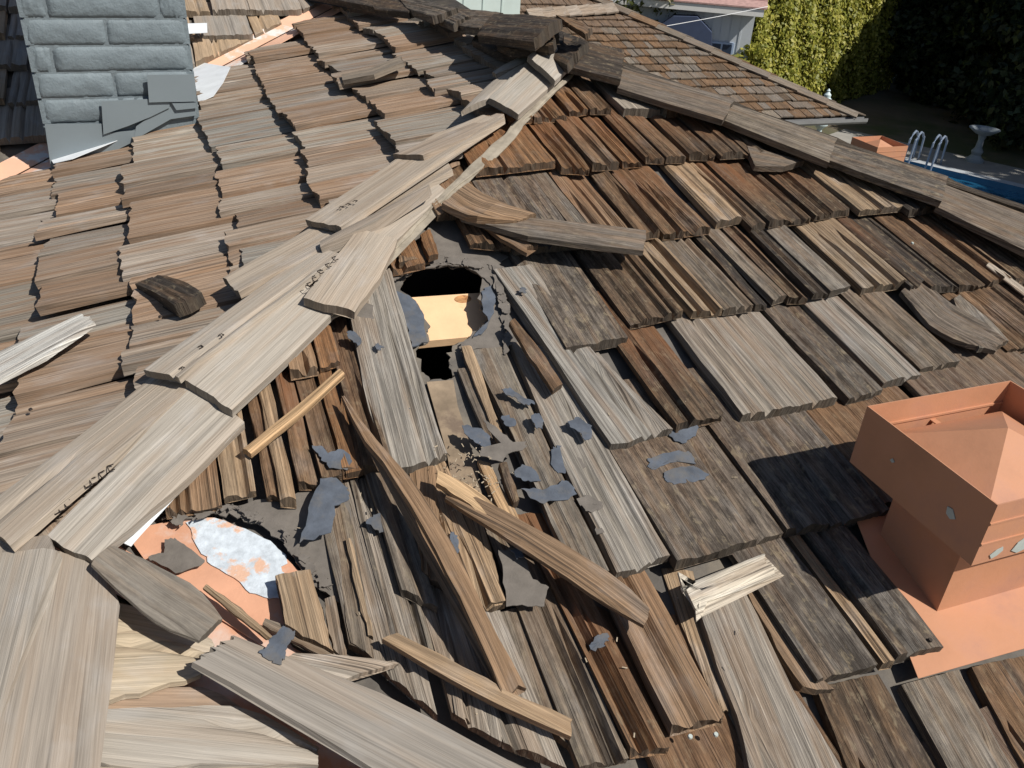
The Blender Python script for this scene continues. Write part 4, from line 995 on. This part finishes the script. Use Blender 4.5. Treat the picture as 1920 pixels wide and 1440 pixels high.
# ------------------------------------------------------------ ground, pool, garden
def gp(x,y,z=0): D=ray(x,y); return CAM+D*((z-CAMZ)/D.z)
def gpl(name,pts,z,mat,kind='structure'):
    o=link(name,mesh(name,[Vector((a,b,z)) for a,b in pts],[tuple(range(len(pts)))]),None,mat); o['kind']=kind; return o
M_GRD=surf('dry_ground',(.14,.115,.085),.95,.3,.8,.01,12,col2=(.07,.085,.035),sc2=.35,lo=.45,hi=.6)
pA=gp(1700,303); pB=gp(1990,372)
pd=(pB-pA).normalized(); pn=Vector((pd.y,-pd.x,0)); 
if pn.dot(-pA)<0: pn=-pn
q=[pA-pd*.5,pB+pd*3,pB+pd*3+pn*4.2,pA-pd*.5+pn*4.2]
# ground with an opening for the pool
outer=[Vector((-300,-300,0)),Vector((300,-300,0)),Vector((300,300,0)),Vector((-300,300,0))]
def deckring(name,inn,wd,z,mat,th=0):
    c=sum(inn,Vector())/4; V=[];n=4
    dirs=[(-pd-pn),(pd-pn),(pd+pn),(-pd+pn)]
    V=[Vector((a.x,a.y,z)) for a in inn]+[Vector((a.x,a.y,z))+d*wd for a,d in zip(inn,dirs)]
    Fq=[(i,(i+1)%4,(i+1)%4+4,i+4) for i in range(4)]
    o=link(name,fix(mesh(name,V,Fq)),None,mat); o['kind']='structure'; return o
tr=tessellate_polygon([outer,q]); g_=link('ground',fix(mesh('ground',outer+[Vector((a.x,a.y,0)) for a in q],[tuple(t) for t in tr])),None,M_GRD); g_['kind']='structure'
deckring('pool_deck',q,1.7,.006,surf('concrete_deck',(.30,.29,.27),.9,.12,3,.002,60))
deckring('pool_coping',q,.28,.03,surf('coping_stone',(.42,.45,.48),.7,.1,6))
M_PT=surf('pool_tile',(.05,.17,.30),.4,.15,6)
V=[Vector((a.x,a.y,.03)) for a in q]+[Vector((a.x,a.y,-1.5)) for a in q]
o=link('pool_basin',mesh('pool_basin',V,[(0,1,5,4),(1,2,6,5),(2,3,7,6),(3,0,4,7),(4,5,6,7)]),None,M_PT); o['kind']='structure'
mw,nw,bw=newmat('pool_water'); bw.inputs['Base Color'].default_value=(.02,.13,.25,1); bw.inputs['Roughness'].default_value=.06; bw.inputs['Transmission Weight'].default_value=.35; bw.inputs['IOR'].default_value=1.33
tcw=N(nw,'ShaderNodeTexCoord'); bpw=N(nw,'ShaderNodeBump'); bpw.inputs['Distance'].default_value=.02; nw.links.new(noise(nw,tcw.outputs['Object'],3,3,.5),bpw.inputs['Height']); nw.links.new(bpw.outputs[0],bw.inputs['Normal'])
gpl('water',[(a.x,a.y) for a in q],-.10,mw)
# hand rails
def tube(pts,r,seg=8):
    V=[];Fq=[]
    for i,p_ in enumerate(pts):
        t=(pts[min(i+1,len(pts)-1)]-pts[max(i-1,0)]).normalized(); a=t.cross(Vector((.3,.2,.93))).normalized() if abs(t.z)<.9 else t.cross(Vector((1,0,0))).normalized(); b=t.cross(a)
        for k in range(seg): V.append(p_+a*(r*math.cos(k*math.tau/seg))+b*(r*math.sin(k*math.tau/seg)))
    for i in range(len(pts)-1):
        for k in range(seg): Fq.append((i*seg+k,i*seg+(k+1)%seg,(i+1)*seg+(k+1)%seg,(i+1)*seg+k))
    Fq+= [tuple(range(seg)),tuple((len(pts)-1)*seg+k for k in range(seg))]
    return V,Fq
M_RAIL=surf('rail_steel',(.26,.32,.42),.3,.05,10,metal=.3)
for i,(x,y) in enumerate(((1708,300),(1750,308))):
    b=gp(x,y); pts=[b+pn*(-.1)]+[b+Z*.55-pn*.05]+[b+pn*(.12*k)+Z*(.55+.14*math.sin(k/4*math.pi)) for k in range(5)]+[b+pn*.5+Z*.3,b+pn*.55-Z*.2]
    b2=[p_+pd*.12 for p_ in pts]
    root=empty('pool_handrail',b,'left grab rail of the pool ladder' if i==0 else 'right grab rail of the pool ladder','handrail','pool ladder rails')
    link('rail',mesh('rail',*tube(pts,.024)),root,M_RAIL); link('rail',mesh('rail',*tube(b2,.024)),root,M_RAIL)
def lathe(c,prof,seg=20,):
    V=[];Fq=[]
    for r_,z in prof:
        for k in range(seg): V.append(c+Vector((r_*math.cos(k*math.tau/seg),r_*math.sin(k*math.tau/seg),z)))
    for i in range(len(prof)-1):
        for k in range(seg): Fq.append((i*seg+k,i*seg+(k+1)%seg,(i+1)*seg+(k+1)%seg,(i+1)*seg+k))
    Fq+=[tuple(reversed(range(seg))),tuple((len(prof)-1)*seg+k for k in range(seg))]
    return V,Fq
bb_=gp(1826,303); M_ST=surf('cast_stone',(.27,.31,.34),.85,.1,8)
bt=empty('bird_bath',bb_,'grey stone bird bath on a pedestal beyond the pool','bird bath')
link('pedestal',mesh('pedestal',*lathe(bb_,[(.20,0),(.20,.06),(.15,.09),(.10,.16),(.13,.24),(.075,.32),(.065,.5),(.09,.58),(.06,.62)])),bt,M_ST)
link('bowl',mesh('bowl',*lathe(bb_,[(.07,.60),(.18,.64),(.30,.72),(.33,.75),(.31,.75),(.2,.69),(.02,.66)])),bt,M_ST)
# white post lamp behind the gutter corner
D=ray(1549,190); lp=CAM+D*13.4; 
lb=Vector((lp.x,lp.y,0)); lt=empty('post_lamp',lb,'pale post lamp with a pointed finial behind the gutter corner','lamp')
zt=(CAM+ray(1549,163)*13.4).z; M_LP=surf('lamp_paint',(.55,.66,.68),.5,.05,6)
link('post',mesh('post',*lathe(lb,[(.10,0),(.10,.1),(.045,.15),(.04,zt-.62),(.06,zt-.6)])),lt,M_LP)
link('lantern',mesh('lantern',*lathe(lb,[(.06,zt-.6),(.11,zt-.55),(.14,zt-.28),(.16,zt-.25),(.10,zt-.18),(.05,zt-.13),(.055,zt-.09),(.02,zt-.05),(.03,zt-.03),(.004,zt)])),lt,M_LP)
# house with pale siding beyond
fd=20.5
def far_pt(x,y,d=fd): D=ray(x,y); k=d/math.hypot(D.x,D.y); return CAM+D*k
hl=far_pt(1262,14); hr=far_pt(1418,20); hz=(far_pt(1340,16)).z
hh=empty('siding_house',Vector((hl.x,hl.y,0)),'pale blue grey house with vertical siding and a pinkish roof beyond the shingles','house')
he=Vector((hr.x-hl.x,hr.y-hl.y,0)).normalized(); hn=Vector((he.y,-he.x,0))
if hn.dot(-hl)<0: hn=-hn
hw=(hr-hl).length; Lft=hl-he*3.0
M_SID=surf('pale_siding',(.50,.54,.58),.8,.04,3)
bx=box_vf(Vector((0,0,0)),1,1,1)
cw=Vector((hl.x,hl.y,0))+he*(hw/2-1.5)-hn*2
v_,f_=box_vf(cw+Z*(hz/2),(hw+3)/2,2,hz/2,he,hn,Z); link('wall',mesh('wall',v_,f_),hh,M_SID)
nb_=int((hw+3)/.2); 
for i in range(nb_):
    c=cw+he*(-(hw+3)/2+.1+i*.2)+hn*2.006+Z*(hz/2)
    link('batten',mesh('batten',*box_vf(c,.018,.008,hz/2,he,hn,Z)),hh,M_SID)
tw_=cw+hn*2.25+Z*(hz+.02)
link('fascia',mesh('fascia',*box_vf(tw_,(hw+3.3)/2,.03,.07,he,hn,Z)),hh,surf('white_trim',(.75,.75,.73),.6,.03))
M_PR=surf('pink_shingle',(.42,.27,.25),.9,.2,14)
rv=[tw_-he*((hw+3.4)/2)+Z*.09+hn*.05,tw_+he*((hw+3.4)/2)+Z*.09+hn*.05]
for k_ in range(9):
    a=rv[0]-hn*.3*k_+Z*.12*k_; b=rv[1]-hn*.3*k_+Z*.12*k_
    link('shingle_course',mesh('shingle_course',*prism([a+Z*.02,b+Z*.02,b-hn*.33+Z*.13,a-hn*.33+Z*.13],Z,.03)),hh,M_PR)
# window with blue-white frame
wc=far_pt(1352,92); wcx=cw+he*((wc-cw).dot(he))+hn*2.02; wcx.z=wc.z-.15
wf=link('window',mesh('window',*box_vf(wcx,.26,.02,.3,he,hn,Z)),hh,surf('window_frame',(.35,.45,.62),.6,.03))
for s_ in (-1,1):
    link('pane',mesh('pane',*box_vf(wcx+he*(.12*s_)+hn*.022,.1,.004,.26,he,hn,Z)),wf,surf('dark_glass',(.03,.05,.09),.15,.05) if s_<0 else bpy.data.materials['dark_glass'])
av=far_pt(1287,52); avx=cw+he*((av-cw).dot(he))+hn*2.0; avx.z=av.z
pts=[avx-he*.62-Z*.35,avx+he*.62-Z*.35,avx+he*.55+Z*.0,avx+he*.2+Z*.28,avx-he*.3+Z*.25,avx-he*.6]
aw=link('awning',fix(mesh('awning',*prism([p_+hn*.35 for p_ in pts],hn,.35))),hh,surf('navy_awning',(.05,.07,.13),.8,.1))
# overhead cable
ca=far_pt(1100,72,17); cb_=far_pt(1440,12,19); pts=[ca.lerp(cb_,t/20)-Z*(.03*4*(t/20)*(1-t/20)) for t in range(21)]
cbl=link('overhead_cable',mesh('overhead_cable',*tube(pts,.006,6)),None,surf('white_cable',(.7,.72,.75),.5,.02)); setp(cbl,'white overhead cable in front of the pale siding house','cable')

# ------------------------------------------------------------ foliage
def leafmat(name,c1,c2,c3=None,tr=.35):
    m,n,b=newmat(name); L=n.links; g=N(n,'ShaderNodeNewGeometry'); rp=N(n,'ShaderNodeValToRGB'); L.new(g.outputs['Random Per Island'],rp.inputs[0])
    e=rp.color_ramp.elements; e[0].color=(*c1,1); e[1].color=(*c2,1)
    if c3: q_=rp.color_ramp.elements.new(.85); q_.color=(*c2,1); e[-1].color=(*c3,1)
    L.new(rp.outputs[0],b.inputs['Base Color']); b.inputs['Roughness'].default_value=.55
    t=N(n,'ShaderNodeBsdfTranslucent'); L.new(rp.outputs[0],t.inputs[0]); mx=N(n,'ShaderNodeMixShader'); mx.inputs[0].default_value=tr
    L.new(b.outputs[0],mx.inputs[1]); L.new(t.outputs[0],mx.inputs[2]); L.new(mx.outputs[0],n.nodes['Material Output'].inputs[0]); return m
M_IVY=leafmat('ivy_leaf',(.16,.19,.025),(.42,.40,.07),(.60,.55,.16))
M_DK=leafmat('dark_leaf',(.012,.022,.009),(.032,.052,.018),(.06,.085,.03),.15)
M_MID=leafmat('mid_leaf',(.05,.07,.02),(.14,.15,.04),(.45,.42,.25),.3)
M_TR=surf('bark',(.07,.055,.04),.9,.3,12,.01,30)
npr=np.random.default_rng(5)
def leaves(cent,size,nrm=None,spread=1.0):
    """diamond leaves folded along the midrib; cent (n,3)"""
    n=len(cent); a=npr.normal(size=(n,3)); 
    if nrm is not None: a=np.array(nrm)[None,:]*1.6+a*spread if np.ndim(nrm)==1 else nrm*1.6+a*spread
    a/=np.linalg.norm(a,axis=1)[:,None]
    t=np.cross(a,npr.normal(size=(n,3))); t/=np.linalg.norm(t,axis=1)[:,None]; b=np.cross(a,t)
    s=size*npr.uniform(.6,1.3,size=(n,1))
    V=np.stack([cent-t*s,cent+b*s*.55+a*s*.15,cent+t*s,cent-b*s*.55+a*s*.15],1).reshape(-1,3)
    i=np.arange(n)*4; Fq=np.stack([i,i+1,i+2,i+3],1)
    return V,Fq
def npmesh(name,V,Fq):
    me=bpy.data.meshes.new(name); me.vertices.add(len(V)); me.vertices.foreach_set('co',V.astype(np.float32).ravel())
    me.loops.add(Fq.size); me.loops.foreach_set('vertex_index',Fq.astype(np.int32).ravel()); me.polygons.add(len(Fq)); me.polygons.foreach_set('loop_start',np.arange(len(Fq),dtype=np.int32)*4)
    me.update(calc_edges=True); return me
def trunk(root,base,h,r,rs):
    ps=[base+Vector((rs.gauss(0,.06)*k,rs.gauss(0,.06)*k,h*k/6)) for k in range(7)]
    V=[];Fq=[];seg=8
    for i,p_ in enumerate(ps):
        rr=r*(1-.11*i)
        for k in range(seg): V.append(p_+Vector((rr*math.cos(k*math.tau/seg),rr*math.sin(k*math.tau/seg),0)))
    for i in range(6):
        for k in range(seg): Fq.append((i*seg+k,i*seg+(k+1)%seg,(i+1)*seg+(k+1)%seg,(i+1)*seg+k))
    parts=[(V,Fq)]
    for _ in range(7):
        k=rs.randrange(2,6); a=rs.uniform(0,6.28); q0=ps[k]; q1=q0+Vector((math.cos(a)*h*.22,math.sin(a)*h*.22,h*.16)); parts.append(tube([q0,(q0+q1)/2+Z*.05,q1],r*.25,6))
    link('trunk',mesh('trunk',*join_vf(parts)),root,M_TR)
def tree(name,x,y,h,rx,mat,label,cat='tree',group=None,n=9000,ls=.10,clumps=60,low=.15,rs=None):
    rs=rs or random.Random(int(x*31+y*7)); base=Vector((x,y,0)); root=empty(name,base,label,cat,group)
    trunk(root,base,h*.8,.16+h*.008,rs)
    cs_=[];
    for _ in range(clumps):
        z=h*(low+(1-low)*rs.random()**.8); k=(z/h-low)/(1-low); rad=rx*math.sqrt(max(.06,1-(2*k-.9)**2*.85 if k>.45 else .9))
        a=rs.uniform(0,6.28); q_=rad*rs.uniform(.45,1.)
        cs_.append((x+math.cos(a)*q_,y+math.sin(a)*q_,z,rs.uniform(.3,.6)*rx*.55))
    per=n//clumps; P=[]
    for c in cs_:
        d=npr.normal(size=(per,3)); d/=np.linalg.norm(d,axis=1)[:,None]; d*=c[3]*npr.uniform(.55,1.1,size=(per,1)); d[:,2]*=.8
        P.append(np.array(c[:3])[None,:]+d)
    P=np.concatenate(P); V,Fq=leaves(P,ls)
    link('crown',npmesh('crown',V,Fq),root,mat); return root
# ivy covered wall
iv0=far_pt(1408,100,22.3); iv1=far_pt(1660,180,30.); iv0.z=iv1.z=0
ie=(iv1-iv0).normalized(); inn=Vector((ie.y,-ie.x,0)); 
if inn.dot(-iv0)<0: inn=-inn
IH=4.7; il=(iv1-iv0).length
ir=empty('ivy_hedge',iv0,'tall sunlit yellow green ivy covered hedge beyond the shingled roof','hedge')
link('stem_core',mesh('stem_core',*box_vf((iv0+iv1)/2+Z*(IH/2-.1)-inn*.6+ie*.3,il/2-.4,.25,IH/2-.2,ie,inn,Z)),ir,M_TR)
n=36000; a=npr.uniform(0,il,n); z=npr.uniform(0,IH,n)
bul=.07*np.sin(a*2.1+np.sin(z*1.7)*1.3)*np.cos(z*1.9+a*.7)+.05*np.sin(a*5.3+z*3.1)
dep=bul+npr.uniform(-.16,.08,n)
Pq=np.array(iv0)[None,:]+a[:,None]*np.array(ie)+dep[:,None]*np.array(inn)+z[:,None]*np.array([0,0,1.])
nr_=np.array(inn+Z*.45); V,Fq=leaves(Pq,.068,nr_,.85); link('ivy_leaves',npmesh('ivy_leaves',V,Fq),ir,M_IVY)
# lower skirt at left of ivy
sk0=far_pt(1372,100,20.5)
tree('ivy_shrub',sk0.x+.3,sk0.y,far_pt(1385,92,20.5).z,.8,M_IVY,'low yellow green shrub at the foot of the ivy hedge','shrub',n=3500,ls=.07,clumps=30,low=.02)
# dark evergreen screen, shading the pool side
TG='dark evergreens along the shaded side of the pool'
spots=[(1690,31,6.2,2.0),(1760,30,6.0,2.1),(1830,29,6.4,2.1),(1900,28,6,2.2),(1970,26.5,6,2.2),(2060,25,6,2.3)]
labs=['dark evergreen next to the sunlit ivy hedge','second dark evergreen right of the ivy hedge','dark evergreen behind the pool ladder rails','dark evergreen behind the bird bath','dark evergreen at the right edge of the picture','dark evergreen just outside the right edge']
for i,(x_,d_,h_,r_) in enumerate(spots):
    q_=far_pt(x_,200,d_); tree('evergreen_tree',q_.x,q_.y,h_,r_,M_DK,labs[i],'tree',TG,n=15000,ls=.12,clumps=90,low=.0)
for i,(x_,y_,h_,r_) in enumerate(((17.8,16.2,11.0,2.6),(18.2,12.6,11.5,2.8),(17,8.8,11,2.8),(20,19.2,10,2.3))):  # unseen evergreens added out of view to throw shade on the pool
    tree('evergreen_tree',x_,y_,h_,r_,M_DK,['tall evergreen beyond the right end of the pool','broad evergreen shading the pool from the right','evergreen standing right of the house','nearest evergreen right of the house'][i],'tree',TG,n=9000,ls=.16,clumps=70,low=.0)
# low dark hedge under the evergreens
h0=far_pt(1665,250,31); h1=far_pt(2100,300,25.); h0.z=h1.z=0; hL=(h1-h0).length; hd_=(h1-h0).normalized(); hn_=Vector((hd_.y,-hd_.x,0)); hn_=hn_ if hn_.dot(-h0)>0 else -hn_
dh=empty('dark_hedge',h0,'solid dark hedge wall behind the bird bath and pool','hedge')
link('stem_core',mesh('stem_core',*box_vf((h0+h1)/2+Z*2.3-hn_*.8,hL/2+1,.4,2.3,hd_,hn_,Z)),dh,M_DK)
n=22000; a=npr.uniform(-.5,hL+2,n); z=npr.uniform(0,4.9,n)**1.0; dep=.5*np.sin(a*1.3+z*.8)*np.cos(z*1.1-a*.4)+npr.uniform(-.5,.2,n)
Pq=np.array(h0)[None,:]+a[:,None]*np.array(hd_)+dep[:,None]*np.array(hn_)+z[:,None]*np.array([0,0,1.])
V,Fq=leaves(Pq,.12); link('hedge_leaves',npmesh('hedge_leaves',V,Fq),dh,M_DK)
# trees top centre
q_=far_pt(1205,20,21); tree('flowering_tree',q_.x,q_.y,4.6,1.2,M_MID,'dark shrubby tree with pale blossoms at the top centre','tree',n=9000,ls=.07,clumps=60,low=.1)
q_=far_pt(1120,20,26); tree('garden_tree',q_.x-1.5,q_.y,6.5,1.7,M_MID,'green garden tree behind the blossoming one','tree',n=7000,ls=.10,clumps=50,low=.1)
for i,(x_,y_,h_) in enumerate(((-9,34,7),(-3,36,8),(3,37,7),(-16,30,8),(24,30,10))):
    tree('distant_tree',x_,y_,h_,2.6,M_MID if i<4 else M_DK,['distant tree far left of the roofs','distant tree straight beyond the ridge','distant tree behind the pale siding house','leftmost distant tree beyond the chimney','distant evergreen at far right'][i],'tree','distant garden trees',n=6000,ls=.2,clumps=45)
print('SHAKES',COUNT['n'],'objects',len(bpy.data.objects),'tris',sum(len(o.data.polygons)*2 for o in bpy.data.objects if o.type=='MESH'))
